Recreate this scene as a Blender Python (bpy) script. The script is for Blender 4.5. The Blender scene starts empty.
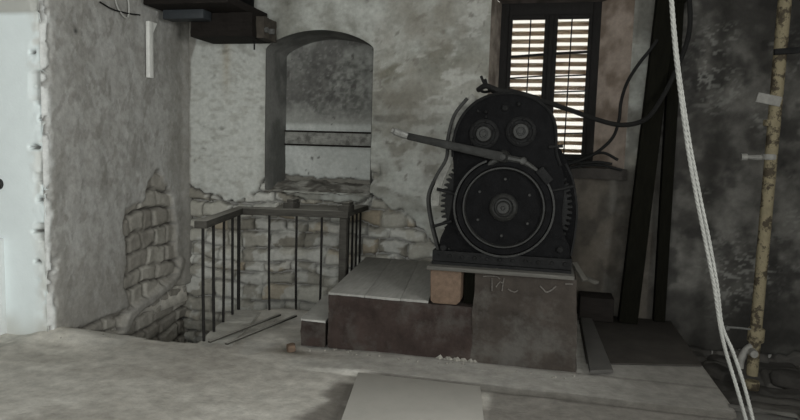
import bpy, bmesh, math, random
import numpy as np
from mathutils import Vector, Matrix, noise as mnoise

random.seed(7)
RNG = np.random.RandomState(11)
C = bpy.context.scene.collection
PI = math.pi

# ------------------------------------------------------------------ camera frame (room axes: back wall along x, depth along y)
FPX = 630.0
YAW, PIT, ROL = math.radians(13), math.atan(63 / 630), 0.03
R0 = Vector((math.cos(YAW), math.sin(YAW), 0))
FW = Vector((-math.sin(YAW) * math.cos(PIT), math.cos(YAW) * math.cos(PIT), -math.sin(PIT)))
U0 = R0.cross(FW)
RC = math.cos(ROL) * R0 + math.sin(ROL) * U0
UC = -math.sin(ROL) * R0 + math.cos(ROL) * U0
EYE = Vector((0, 0, 1.6))


def on(px, py, ax, val):
    """the point of the room plane (axis ax = val) seen at a pixel of the photograph"""
    d = FW + RC * (px - 400) / FPX - UC * (py - 210) / FPX
    return EYE + d * ((val - EYE[ax]) / d[ax])


def PY(px, py, y): return on(px, py, 1, y)
def PZ(px, py, z=0.0): return on(px, py, 2, z)
def PX(px, py, x): return on(px, py, 0, x)


# ------------------------------------------------------------------ noise on arrays
_LAT = RNG.rand(256, 256)


def vnoise(a, b):
    ai = np.floor(a).astype(int); bi = np.floor(b).astype(int)
    fa = a - ai; fb = b - bi
    fa = fa * fa * (3 - 2 * fa); fb = fb * fb * (3 - 2 * fb)
    g = lambda i, j: _LAT[i % 256, j % 256]
    return (g(ai, bi) * (1 - fa) + g(ai + 1, bi) * fa) * (1 - fb) + (g(ai, bi + 1) * (1 - fa) + g(ai + 1, bi + 1) * fa) * fb


def fbm(a, b, f=1.0, o=4, seed=0.0):
    s = 0; amp = 0.5; t = 0
    for k in range(o):
        s = s + amp * vnoise(a * f + 17.3 * k + seed, b * f + 9.1 * k + seed * 1.7); t += amp
        amp *= 0.5; f *= 2.03
    return s / t


def sstep(a, b, x):
    t = np.clip((x - a) / (b - a), 0, 1)
    return t * t * (3 - 2 * t)


def lerp3(c0, c1, m):
    m = np.asarray(m)[..., None]
    return np.asarray(c0) * (1 - m) + np.asarray(c1) * m


def poly_mask(u, v, pts):
    """1 inside a polygon"""
    ins = np.zeros(u.shape, bool)
    n = len(pts)
    for i in range(n):
        x0, y0 = pts[i]; x1, y1 = pts[(i + 1) % n]
        if y0 == y1: continue
        c = ((y0 > v) != (y1 > v)) & (u < (x1 - x0) * (v - y0) / (y1 - y0) + x0)
        ins ^= c
    return ins.astype(float)


def masonry(u, v, seed=0, rowh=(0.10, 0.2), colw=(0.16, 0.42), vmin=-2.2, vmax=4.0, umin=-5, umax=5):
    """rubble masonry: relief 0..1 (0 in the joints) and a random tone per stone"""
    rs = np.random.RandomState(100 + seed)
    uu = u + 0.10 * (fbm(u, v, 3.1, 3, seed + 3) - 0.5)
    vv = v + 0.16 * (fbm(u, v, 1.6, 3, seed + 8) - 0.5) + 0.05 * (fbm(u, v, 6, 2, seed) - .5)
    rows = [vmin]
    while rows[-1] < vmax: rows.append(rows[-1] + rs.uniform(*rowh))
    rows = np.array(rows)
    ri = np.clip(np.searchsorted(rows, vv) - 1, 0, len(rows) - 2)
    dv = np.minimum(vv - rows[ri], rows[ri + 1] - vv)
    du = np.zeros_like(u); tone = np.zeros_like(u); off = np.zeros_like(u)
    for r in range(len(rows) - 1):
        m = ri == r
        if not m.any(): continue
        cols = [umin - rs.rand() * .3]
        while cols[-1] < umax: cols.append(cols[-1] + rs.uniform(*colw))
        cols = np.array(cols)
        w = uu[m]
        ci = np.clip(np.searchsorted(cols, w) - 1, 0, len(cols) - 2)
        du[m] = np.minimum(w - cols[ci], cols[ci + 1] - w)
        tone[m] = rs.rand(len(cols))[ci]
        off[m] = rs.rand(len(cols))[ci]
    d = np.minimum(du, dv) + 0.012 * (fbm(u, v, 22, 2, seed + 1) - .5)
    crev = sstep(.013, .004, d) * sstep(.34, .52, fbm(u, v, 4, 3, seed + 40))
    return sstep(0.0, 0.03, d) * (0.75 + 0.5 * off) - .8 * crev, tone, sstep(0.004, 0.018, d), crev


# ------------------------------------------------------------------ materials
def mat(name, col, rough=0.8, metal=0.0, var=0.25, scale=6.0, bump=0.25, bscale=40.0, spec=0.35, stain=None, stain_amt=0.5,
        stain_scale=2.5, attr=False, stretch=(1, 1, 1), dust=None, wood=False):
    m = bpy.data.materials.new(name); m.use_nodes = True
    nt = m.node_tree; N = nt.nodes; L = nt.links
    bs = N['Principled BSDF']
    bs.inputs['Roughness'].default_value = rough
    bs.inputs['Metallic'].default_value = metal
    bs.inputs['Specular IOR Level'].default_value = spec
    tc = N.new('ShaderNodeTexCoord')
    mp = N.new('ShaderNodeMapping'); mp.inputs['Scale'].default_value = stretch
    L.new(tc.outputs['Object'], mp.inputs['Vector'])
    src = mp.outputs['Vector']
    n1 = N.new('ShaderNodeTexNoise'); n1.inputs['Scale'].default_value = scale; n1.inputs['Detail'].default_value = 8
    n1.inputs['Roughness'].default_value = 0.65
    L.new(src, n1.inputs['Vector'])
    cr = N.new('ShaderNodeMapRange')
    cr.inputs['From Min'].default_value = 0.3; cr.inputs['From Max'].default_value = 0.7
    cr.inputs['To Min'].default_value = 1 - var; cr.inputs['To Max'].default_value = 1 + var
    L.new(n1.outputs['Fac'], cr.inputs['Value'])
    mul = N.new('ShaderNodeMix'); mul.data_type = 'RGBA'; mul.blend_type = 'MULTIPLY'; mul.inputs['Factor'].default_value = 1
    if attr:
        at = N.new('ShaderNodeAttribute'); at.attribute_name = 'col'
        L.new(at.outputs['Color'], mul.inputs['A'])
    else:
        mul.inputs['A'].default_value = (*col, 1)
    L.new(cr.outputs['Result'], mul.inputs['B'])
    out = mul.outputs['Result']
    if stain:
        n2 = N.new('ShaderNodeTexNoise'); n2.inputs['Scale'].default_value = stain_scale; n2.inputs['Detail'].default_value = 10
        n2.inputs['Roughness'].default_value = 0.7
        L.new(tc.outputs['Object'], n2.inputs['Vector'])
        r2 = N.new('ShaderNodeMapRange'); r2.inputs['From Min'].default_value = 0.47; r2.inputs['From Max'].default_value = 0.62
        r2.inputs['To Max'].default_value = stain_amt
        L.new(n2.outputs['Fac'], r2.inputs['Value'])
        mx = N.new('ShaderNodeMix'); mx.data_type = 'RGBA'
        L.new(r2.outputs['Result'], mx.inputs['Factor']); L.new(out, mx.inputs['A']); mx.inputs['B'].default_value = (*stain, 1)
        out = mx.outputs['Result']
    if dust:                                        # settled dust on upward faces
        ge = N.new('ShaderNodeNewGeometry'); sp = N.new('ShaderNodeSeparateXYZ')
        L.new(ge.outputs['Normal'], sp.inputs['Vector'])
        r3 = N.new('ShaderNodeMapRange'); r3.inputs['From Min'].default_value = 0.45; r3.inputs['From Max'].default_value = 0.95
        r3.inputs['To Max'].default_value = 0.8
        L.new(sp.outputs['Z'], r3.inputs['Value'])
        mx = N.new('ShaderNodeMix'); mx.data_type = 'RGBA'
        L.new(r3.outputs['Result'], mx.inputs['Factor']); L.new(out, mx.inputs['A']); mx.inputs['B'].default_value = (*dust, 1)
        out = mx.outputs['Result']
    L.new(out, bs.inputs['Base Color'])
    if bump:
        n3 = N.new('ShaderNodeTexNoise'); n3.inputs['Scale'].default_value = bscale; n3.inputs['Detail'].default_value = 6
        L.new(src, n3.inputs['Vector'])
        b = N.new('ShaderNodeBump'); b.inputs['Strength'].default_value = bump; b.inputs['Distance'].default_value = 0.01
        L.new(n3.outputs['Fac'], b.inputs['Height']); L.new(b.outputs['Normal'], bs.inputs['Normal'])
    return m


M = {}
M['wall'] = mat('old_plaster', None, 0.9, var=0.15, scale=22, bump=0.30, bscale=34, attr=True, spec=.2)
M['white'] = mat('white_paint', None, 0.6, var=0.03, scale=5, bump=0.15, bscale=50, attr=True, spec=.3)
M['floor'] = mat('dusty_concrete', None, 0.9, var=0.22, scale=11, bump=0.5, bscale=40, attr=True, spec=.25)
M['ceil'] = mat('ceiling_plaster', (.55, .54, .52), 0.9)
M['shell'] = mat('far_plaster', (.30, .295, .28), 0.9)
M['iron'] = mat('black_iron', (.0055, .0055, .006), 0.7, 0.0, var=.4, scale=14, bump=.3, bscale=60, spec=.06)
M['iron2'] = mat('worn_black_iron', (.011, .011, .0112), 0.65, 0.05, var=.4, scale=18, bump=.25, bscale=70, spec=.10)
M['rim'] = mat('rubbed_iron', (.026, .026, .025), 0.5, 0.3, var=.3, scale=25, bump=.15, bscale=80, spec=.22)
M['dusty'] = mat('dusty_iron', (.11, .11, .105), 0.8, 0.05, var=.4, scale=16, bump=.3, bscale=60)
M['lever'] = mat('lever_iron', (.022, .022, .021), 0.5, 0.3, var=.4, scale=20, bump=.2, spec=.12)
M['tip'] = mat('bare_steel', (.20, .20, .19), 0.5, 0.4, var=.3, scale=40, bump=.2)
M['gear'] = mat('greasy_gear', (.009, .009, .009), 0.5, 0.2, var=.3, dust=(.10, .10, .095), spec=.12)
M['bar'] = mat('railing_iron', (.020, .019, .018), 0.7, 0.2, var=.4, scale=30, bump=.2, spec=.12)
M['rail_wood'] = mat('railing_wood', (.055, .052, .046), 0.8, var=.35, scale=7, stretch=(1, 1, 8), bump=.35, dust=(.30, .29, .265), spec=.12)
M['concrete_dark'] = mat('painted_concrete', (.036, .026, .023), 0.85, var=.4, scale=5, bump=.6, bscale=28, stain=(.075, .070, .064), stain_amt=.75, stain_scale=2.2, spec=.12)
M['concrete_ped'] = mat('smeared_concrete', (.044, .037, .032), 0.85, var=.35, scale=4, bump=.55, bscale=26, stain=(.088, .083, .076), stain_amt=.8, stain_scale=2.6, spec=.12)
M['concrete_lt'] = mat('pale_concrete', (.36, .355, .335), 0.9, var=.2, scale=6, bump=.4, bscale=30)
M['deck'] = mat('grey_deck_board', (.255, .25, .235), 0.85, var=.18, scale=5, stretch=(6, 1, 6), bump=.2)
M['timber_brown'] = mat('brown_timber', (.125, .085, .060), 0.85, var=.25, scale=9, bump=.3, stretch=(3, 1, 3))
M['timber_dark'] = mat('dark_timber', (.016, .0135, .012), 0.8, var=.3, scale=8, bump=.3, stretch=(1, 6, 6), spec=.12)
M['timber_black'] = mat('tarred_timber', (.006, .0058, .0040), 0.8, var=.3, scale=8, bump=.3, stretch=(5, 5, 1), spec=.05)
M['plank'] = mat('steel_plank', (.085, .081, .073), 0.8, var=.25, scale=8, bump=.2, stretch=(1, 5, 5))
M['board'] = mat('grey_board', (.41, .395, .365), 0.8, var=.08, scale=5, bump=.12, bscale=30, stain=(.39, .375, .35), stain_amt=.4)
M['sheet'] = mat('dark_sheet', (.042, .038, .034), 0.85, var=.25, scale=4, bump=.2, spec=.12)
M['plank_grey'] = mat('grey_plank', (.062, .059, .055), 0.8, var=.15, scale=5, bump=.2)
M['win'] = mat('window_wood', (.013, .012, .0115), 0.7, var=.3, scale=12, bump=.2, stretch=(4, 4, 1), spec=.12)
M['slat'] = mat('shutter_wood', (.50, .39, .29), 0.8, var=.2, scale=8, bump=.1, stretch=(1, 5, 5))
M['niche_wood'] = mat('whitewashed_board', (.27, .27, .25), 0.85, var=.25, scale=9, stretch=(1, 4, 4), bump=.3, stain=(.06, .055, .05), stain_amt=.7, stain_scale=9)
M['cable'] = mat('cable_rubber', (.012, .012, .012), 0.7, var=.2, bump=.1, spec=.12)
M['cable2'] = mat('dusty_cable', (.014, .0138, .0135), 0.8, spec=.12, var=.2, bump=.1)
M['wire'] = mat('grey_wire', (.42, .42, .40), 0.6, var=.2, bump=.1)
M['rope'] = mat('white_rope', (.28, .28, .265), 0.9, var=.12, scale=30, bump=.6, bscale=160, spec=.1)
M['pipe'] = mat('flaking_cream_paint', (.225, .193, .125), 0.75, var=.3, scale=9, bump=.5, bscale=50, stain=(.035, .027, .02), stain_amt=.9, stain_scale=9, spec=.15)
M['pipe'].node_tree.nodes['Map Range.001'].inputs['From Min'].default_value = .49; M['pipe'].node_tree.nodes['Map Range.001'].inputs['From Max'].default_value = .56
M['clamp'] = mat('galvanised_clamp', (.22, .215, .20), 0.7, 0.1, var=.25, scale=20, bump=.2)
M['strip'] = mat('white_painted_strip', (.72, .72, .69), 0.7, var=.1, scale=15, bump=.2)
M['stone'] = mat('rubble_stone', (.24, .225, .20), 0.9, var=.3, scale=9, bump=.6, bscale=30)
M['stone_dk'] = mat('sooty_stone', (.045, .042, .038), 0.9, var=.35, scale=9, bump=.6, bscale=30)
M['crumb'] = mat('plaster_crumbs', (.235, .225, .20), 0.9, var=.4, scale=20)
M['chalk'] = mat('chalk', (.115, .105, .096), 0.95, var=.5, scale=60, bump=0)
M['black'] = mat('black_plastic', (.012, .012, .012), 0.4, var=.1, bump=0)
g = bpy.data.materials.new('window_glass'); g.use_nodes = True
gb = g.node_tree.nodes['Principled BSDF']
gb.inputs['Transmission Weight'].default_value = 1; gb.inputs['Roughness'].default_value = 0.02; gb.inputs['IOR'].default_value = 1.06
gb.inputs['Base Color'].default_value = (.95, .96, .95, 1)
M['glass'] = g


# ------------------------------------------------------------------ object helpers
def tag(o, label=None, cat=None, group=None, kind=None):
    if label: o['label'] = label
    if cat: o['category'] = cat
    if group: o['group'] = group
    if kind: o['kind'] = kind
    return o


def thing(name, loc, label, cat, group=None):
    o = bpy.data.objects.new(name, None); C.objects.link(o)
    o.location = loc; o.empty_display_size = .1
    return tag(o, label, cat, group)


def wloc(o):
    v = Vector((0, 0, 0))
    while o is not None:
        v += Vector(o.location); o = o.parent
    return v


class MB:
    def __init__(s): s.v = []; s.f = []

    def add(s, vs, fs):
        b = len(s.v); s.v += [tuple(v) for v in vs]; s.f += [tuple(b + i for i in f) for f in fs]; return s

    def box(s, lo, hi):
        x0, y0, z0 = lo; x1, y1, z1 = hi
        return s.hexa([(x0, y0, z0), (x1, y0, z0), (x1, y1, z0), (x0, y1, z0), (x0, y0, z1), (x1, y0, z1), (x1, y1, z1), (x0, y1, z1)])

    def hexa(s, c):
        return s.add(c, [(3, 2, 1, 0), (4, 5, 6, 7), (0, 1, 5, 4), (1, 2, 6, 5), (2, 3, 7, 6), (3, 0, 4, 7)])

    def prism(s, out, y0, y1):
        """outline of (x, z) pairs, extruded along y"""
        n = len(out)
        a = sum(out[i][0] * out[(i + 1) % n][1] - out[(i + 1) % n][0] * out[i][1] for i in range(n))
        if a < 0: out = out[::-1]
        vs = [(x, y0, z) for x, z in out] + [(x, y1, z) for x, z in out]
        fs = [tuple(range(n)), tuple(range(2 * n - 1, n - 1, -1))]
        fs += [(i, i + n, (i + 1) % n + n, (i + 1) % n) for i in range(n)]
        return s.add(vs, fs)

    def zprism(s, out, z0, z1):
        n = len(out)
        a = sum(out[i][0] * out[(i + 1) % n][1] - out[(i + 1) % n][0] * out[i][1] for i in range(n))
        if a < 0: out = out[::-1]
        vs = [(x, y, z0) for x, y in out] + [(x, y, z1) for x, y in out]
        fs = [tuple(range(n - 1, -1, -1)), tuple(range(n, 2 * n))]
        fs += [(i, (i + 1) % n, (i + 1) % n + n, i + n) for i in range(n)]
        return s.add(vs, fs)

    def lathe(s, prof, c, n=48):
        """profile of (radius, y) pairs about the y axis through c = (x, z); closed at ends of radius 0"""
        vs = []; fs = []
        for r, y in prof:
            for k in range(n):
                a = 2 * PI * k / n
                vs.append((c[0] + r * math.cos(a), y, c[1] + r * math.sin(a)))
        for i in range(len(prof) - 1):
            for k in range(n):
                k2 = (k + 1) % n
                fs.append((i * n + k, (i + 1) * n + k, (i + 1) * n + k2, i * n + k2))
        return s.add(vs, fs)

    def tube(s, pts, r, n=8, cap=True):
        pts = [Vector(p) for p in pts]
        rr = r if isinstance(r, (list, tuple)) else [r] * len(pts)
        up = None; vs = []; fs = []
        for i, p in enumerate(pts):
            t = (pts[min(i + 1, len(pts) - 1)] - pts[max(i - 1, 0)]).normalized()
            if up is None:
                up = Vector((0, 0, 1)) if abs(t.z) < .9 else Vector((1, 0, 0))
            a = (up - t * up.dot(t)).normalized(); b = t.cross(a); up = a
            for k in range(n):
                th = 2 * PI * (k + .5) / n
                vs.append(p + (a * math.cos(th) + b * math.sin(th)) * rr[i])
        for i in range(len(pts) - 1):
            for k in range(n):
                k2 = (k + 1) % n
                fs.append((i * n + k, i * n + k2, (i + 1) * n + k2, (i + 1) * n + k))
        if cap:
            fs.append(tuple(range(n - 1, -1, -1))); fs.append(tuple((len(pts) - 1) * n + k for k in range(n)))
        return s.add(vs, fs)

    def bar(s, p0, p1, w, h, up=(0, 0, 1)):
        """rectangular bar from p0 to p1, w across, h along up"""
        p0 = Vector(p0); p1 = Vector(p1); t = (p1 - p0).normalized(); u = Vector(up)
        a = t.cross(u).normalized() * w / 2; b = a.cross(t).normalized() * h / 2
        return s.hexa([p0 - a - b, p0 + a - b, p1 + a - b, p1 - a - b, p0 - a + b, p0 + a + b, p1 + a + b, p1 - a + b])

    def build(s, name, m, parent=None, smooth=False, bevel=0.0, loc=None, sub=0):
        """ONE mesh object; coordinates were given in the room, the origin goes to loc / the parent"""
        off = wloc(parent) if parent is not None else Vector((0, 0, 0))
        if loc is None and parent is None:
            A = np.array(s.v); lo = A.min(0); hi = A.max(0); loc = ((lo[0] + hi[0]) / 2, (lo[1] + hi[1]) / 2, lo[2])
        l = Vector(loc) if loc is not None else off
        me = bpy.data.meshes.new(name)
        me.from_pydata([tuple(Vector(v) - l) for v in s.v], [], s.f); me.update()
        bm = bmesh.new(); bm.from_mesh(me); bmesh.ops.recalc_face_normals(bm, faces=bm.faces); bm.to_mesh(me); bm.free()
        me.materials.append(m)
        o = bpy.data.objects.new(name, me); C.objects.link(o)
        if parent is not None: o.parent = parent
        o.location = l - off
        if smooth:
            for p in me.polygons: p.use_smooth = True
        if bevel:
            md = o.modifiers.new('Bevel', 'BEVEL'); md.width = bevel; md.segments = 2; md.limit_method = 'ANGLE'; md.angle_limit = math.radians(40)
        if smooth or bevel:
            es = o.modifiers.new('EdgeSplit', 'EDGE_SPLIT'); es.split_angle = math.radians(38)
            if not smooth:
                for p in me.polygons: p.use_smooth = True
        return o


def spline(pts, n=8):
    """Catmull-Rom through points"""
    P = [Vector(p) for p in pts]; P = [P[0] * 2 - P[1]] + P + [P[-1] * 2 - P[-2]]
    out = []
    for i in range(1, len(P) - 2):
        for k in range(n):
            t = k / n
            a, b, c, d = P[i - 1], P[i], P[i + 1], P[i + 2]
            out.append(0.5 * ((2 * b) + (c - a) * t + (2 * a - 5 * b + 4 * c - d) * t * t + (3 * b - a - 3 * c + d) * t ** 3))
    out.append(P[-2]); return out


def rough_box(name, lo, hi, m, parent=None, cell=0.04, amp=0.008, freq=6, seed=0, taper=None, loc=None, shape=None):
    """a block with worn uneven faces and edges, one continuous mesh"""
    d = [hi[i] - lo[i] for i in range(3)]
    n = [max(1, int(round(d[i] / cell))) for i in range(3)]
    key = {}; vs = []; fs = []
    def vid(i, j, k):
        if (i, j, k) not in key:
            p = Vector((lo[0] + d[0] * i / n[0], lo[1] + d[1] * j / n[1], lo[2] + d[2] * k / n[2]))
            if shape: p = Vector(shape(p))
            q = p * freq + Vector((seed * 3.7, seed * 1.3, 0))
            p += mnoise.noise_vector(q) * amp + mnoise.noise_vector(q * 3.1) * amp * .5
            if k == 0: p.z = lo[2]
            key[(i, j, k)] = len(vs); vs.append(p)
        return key[(i, j, k)]
    for a, b, c in ((0, 1, 2), (1, 2, 0), (2, 0, 1)):
        for e in (0, n[c]):
            for i in range(n[a]):
                for j in range(n[b]):
                    q = []
                    for (ii, jj) in ((i, j), (i + 1, j), (i + 1, j + 1), (i, j + 1)):
                        t = [0, 0, 0]; t[a] = ii; t[b] = jj; t[c] = e; q.append(vid(*t))
                    fs.append(q if e else q[::-1])
    b = MB(); b.v = [tuple(v) for v in vs]; b.f = [tuple(f) for f in fs]
    o = b.build(name, m, parent, loc=loc)
    return o


def grid_surface(name, U, V, pos, col, m, keep=None, kind='structure', smooth=True, flip=False):
    """height-field surface: U, V 2-D arrays -> pos (…,3) and per-vertex base colour, painted shade included"""
    nu, nv = U.shape
    idx = np.arange(nu * nv).reshape(nu, nv)
    q = np.stack([idx[:-1, :-1], idx[1:, :-1], idx[1:, 1:], idx[:-1, 1:]], -1).reshape(-1, 4)
    if flip: q = q[:, ::-1]
    if keep is not None: q = q[keep.reshape(-1)]
    used = np.zeros(nu * nv, bool); used[q.ravel()] = True
    remap = np.cumsum(used) - 1
    q = remap[q]; P = pos.reshape(-1, 3)[used]; K = col.reshape(-1, 3)[used]
    me = bpy.data.meshes.new(name)
    me.vertices.add(len(P)); me.vertices.foreach_set('co', P.astype(np.float32).ravel())
    me.loops.add(q.size); me.loops.foreach_set('vertex_index', q.astype(np.int32).ravel())
    me.polygons.add(len(q)); me.polygons.foreach_set('loop_start', np.arange(0, q.size, 4, dtype=np.int32))
    me.polygons.foreach_set('loop_total', np.full(len(q), 4, dtype=np.int32))
    me.update(calc_edges=True); me.validate()
    at = me.attributes.new('col', 'FLOAT_COLOR', 'POINT')
    at.data.foreach_set('color', np.concatenate([np.clip(K, 0, 1), np.ones((len(K), 1))], 1).astype(np.float32).ravel())
    if smooth: me.polygons.foreach_set('use_smooth', np.ones(len(q), bool))
    me.materials.append(m)
    o = bpy.data.objects.new(name, me); C.objects.link(o)
    if kind: o['kind'] = kind
    return o


def struct(o):
    o['kind'] = 'structure'; return o


# ------------------------------------------------------------------ main dimensions
YB = 6.3            # back wall
XL = -3.80          # face of the left wall pier
YW = 4.135          # white wall that meets the pier at its near corner
ZC = 3.7            # ceiling
PITL, PITR = -1.7, -0.42   # bottoms of the stairwell and of the rubble gap on the right
YN = 6.82           # back of the niche
YF = 6.52           # window frame
NX0, NX1, NZS, NZA, NZB = -2.955, -1.775, 2.585, 2.775, 1.10
WX0, WX1 = PY(488, 90, YB).x, PY(629, 90, YB).x
WZ0, WZ1 = 1.455, 3.08

# ------------------------------------------------------------------ back wall
def arch(x):
    c = (NX0 + NX1) / 2; h = (NX1 - NX0) / 2
    t = np.clip((x - c) / h, -1, 1)
    return NZS + (NZA - NZS) * (1 - t * t) ** 0.75

def axis(lo, hi, step, knots):
    ks = sorted([lo, hi] + [k for k in knots if lo < k < hi]); out = []
    for a, b in zip(ks[:-1], ks[1:]):
        n = max(1, int(round((b - a) / step))); out += list(np.linspace(a, b, n, endpoint=False))
    return np.array(out + [hi])

xs = axis(XL - .16, 3.3, 0.016, [NX0, NX1, WX0, WX1]); zs = axis(PITL, ZC, 0.016, [NZB, NZA, WZ0, WZ1])
X, Z = np.meshgrid(xs, zs, indexing='ij')
# the arch: rows below its crown are drawn down to follow it
dx = np.maximum(np.maximum(NX0 - X, X - NX1), 0)
za = arch(X); za = za + (NZA - za) * sstep(0, .5, dx)
w = np.where(Z <= NZA, sstep(NZB + .6, NZA, Z), 1 - sstep(NZA, NZA + .5, Z))
Zw = Z + (za - NZA) * w
wob = fbm(X, Z, 2.2, 4, 5) - .5
# lower edge of the plaster
bx = [-3.9, -3.6, -3.3, -3.1, -2.96, -2.7, -2.0, -1.77, -1.6, -1.4, -1.2, -1.05, -.95, -.8, 0, 3.3]
bz = [1.12, 1.05, .98, 1.10, 1.26, 1.05, 1.05, 1.10, 1.02, .92, .78, .62, .3, -.3, -.3, -.1]
edge = np.interp(X, bx, bz) + 0.22 * wob + .10 * (fbm(X, Z, 9, 2, 2) - .5)
stone = sstep(0.008, -0.008, Zw - edge)
patch = sstep(.66, .69, fbm(X, Z, 1.7, 4, 21)) * sstep(-.6, -1.2, X) * sstep(1.5, 1.2, Z)
stone = np.maximum(stone, patch)
relief, tone, joint, crev = masonry(X, Zw, 1)
y_disp = -(1 - stone) * (0.022 + .022 * (fbm(X, Z, 1.3, 4, 3) - .5) + .010 * (fbm(X, Z, 9, 3, 4) - .5)) \
    - stone * (-.05 + .06 * relief + .02 * (fbm(X, Z, 14, 3, 6) - .5))
pl = lerp3((.24, .24, .215), (.44, .45, .425), sstep(.32, .66, .6 * fbm(X, Z, 1.5, 5, 9) + .4 * fbm(X, Z * 1.4, 8, 4, 10)))
band = sstep(.012, -.012, X - (-3.845 + .03 * (fbm(X, Z, 5, 3, 44) - .5) + .08 * sstep(2.45, 2.7, Z)))
pl = lerp3(pl, (.50, .51, .485), .85 * sstep(-2.85, -3.05, X))
pl = lerp3(pl, (.33, .325, .295), .55 * sstep(.54, .68, fbm(X, Z * 2.4, 9, 5, 47)) * sstep(-2.85, -3.05, X))
pl = lerp3(pl, (.30, .25, .17), .45 * np.exp(-((X + 3.42 + .04 * (fbm(X, Z, 3, 3, 2) - .5)) / .045) ** 2) * sstep(1.9, 2.5, Z))
pl = lerp3(pl, (.235, .225, .205), .95 * band)
for (px, py, rx, rz, kc, am) in ((392, 66, .16, .13, (.19, .18, .14), .75), (440, 60, .22, .20, (.20, .195, .16), .6), (405, 95, .22, .10, (.16, .155, .14), .65), (392, 117, .18, .05, (.13, .125, .115), .7),
                                 (420, 100, .25, .30, (.24, .23, .20), .5), (470, 30, .30, .2, (.25, .245, .215), .5), (400, 150, .15, .25, (.24, .22, .18), .5), (430, 165, .10, .3, (.22, .20, .17), .5)):
    q_ = PY(px, py, YB); pl = lerp3(pl, np.array(kc) * .72, min(1, am * 1.15) * sstep(.25, .75, np.exp(-((X - q_.x) / rx) ** 2 - ((Z - q_.z) / rz) ** 2) + 1.3 * (fbm(X, Z * 1.6, 7, 5, px) - .5)))
pl = lerp3(pl, (.235, .225, .195), .55 * sstep(-1.75, -1.6, X) * sstep(.3, .6, fbm(X, Z, 2.2, 5, 96)))
pl = lerp3(pl, (.44, .44, .415), .6 * sstep(.60, .66, fbm(X * .8, Z * 1.5, 5, 5, 91)) * sstep(-1.9, -1.7, X) * sstep(.9, .6, X))
pl = lerp3(pl, (.14, .13, .115), .6 * sstep(.72, .77, fbm(X, Z, 15, 3, 95)) * sstep(-1.9, -1.7, X))                       # paler limewash left of the niche
pl = lerp3(pl, (.20, .185, .155), .65 * sstep(.52, .68, fbm(X, Z * .6, 1.9, 5, 31)) * sstep(-1.9, -1.6, X))   # brown damp stains
pl = lerp3(pl, (.47, .47, .45), .8 * sstep(.55, .62, fbm(X, Z, 2.6, 4, 41)) * sstep(1.4, 1.1, Z) * sstep(-1.8, -1.7, X) * sstep(-.5, -.9, X))
soot = lerp3((.040, .038, .035), (.125, .12, .11), sstep(.30, .72, .5 * fbm(X, Z, 2.1, 5, 51) + .5 * fbm(X, Z, 9, 4, 52)))
soot = lerp3(soot, (.19, .188, .175), .75 * sstep(.54, .62, fbm(X, Z * 1.5, 26, 4, 61)) * sstep(.40, .6, fbm(X, Z, 2.3, 3, 66)))
soot = lerp3(soot, (.022, .021, .02), .7 * sstep(.54, .66, fbm(X, Z, 4.3, 5, 63)))
soot = lerp3(soot, (.025, .024, .022), .75 * sstep(.45, .15, Z + .3 * (fbm(X * .6, Z, 4, 4, 64) - .5)))        # flakes of old whitewash
pl = lerp3(pl, soot, sstep(.86, .98, X + .08 * wob))
pl = lerp3(pl, lerp3((.04, .034, .028), (.085, .073, .06), sstep(.35, .65, fbm(X * 1.4, Z * .8, 5, 4, 68))), .95 * sstep(-.1, .12, X) * sstep(1.5, 1.42, Z) * sstep(1.1, .9, X))
pl = lerp3(pl, (.11, .105, .095), .6 * sstep(.55, .62, X) * sstep(1.2, .9, X) * sstep(.4, .6, fbm(X, Z, 5, 4, 69)))   # rust-brown wall under the sill
pipe_shadow = np.exp(-((X - 1.86) / .07) ** 2)
pl = lerp3(pl, (.04, .039, .037), .25 * pipe_shadow * sstep(.3, .8, fbm(X, Z, 3, 3, 71)))     # soft cast shadow of the pipe, painted on the wall
st = lerp3((.19, .178, .15), (.46, .45, .405), tone)
st = lerp3(st, (.35, .27, .17), .45 * sstep(.80, .9, (tone * 7.3) % 1))
st = lerp3((.22, .21, .185), st, joint * .8 + .2)
st = lerp3(st, (.50, .50, .475), .7 * sstep(.50, .56, fbm(X, Z, 6, 5, 93)))
st = lerp3(st, (.05, .046, .04), .9 * crev)
st = lerp3(st, np.array((.09, .085, .078)) * (.6 + .8 * tone[..., None]), sstep(.5, .9, X))
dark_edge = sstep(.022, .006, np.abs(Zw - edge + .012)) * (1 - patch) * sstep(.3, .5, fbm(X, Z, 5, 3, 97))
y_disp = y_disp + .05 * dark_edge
K = lerp3(pl, st, stone); K = lerp3(K, (.06, .055, .048), .85 * dark_edge * sstep(-.3, -.6, X))  # shadow line under the plaster edge, painted on top of the recess
pos = np.stack([X, YB + y_disp, Zw], -1)
cx = (X[:-1, :-1] + X[1:, 1:]) / 2; cz = (Z[:-1, :-1] + Z[1:, 1:]) / 2
hole = ((cx > NX0) & (cx < NX1) & (cz > NZB) & (cz < NZA)) | ((cx > WX0) & (cx < WX1) & (cz > WZ0) & (cz < WZ1))
grid_surface('wall_back', X, Z, pos, K, M['wall'], ~hole)

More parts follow.
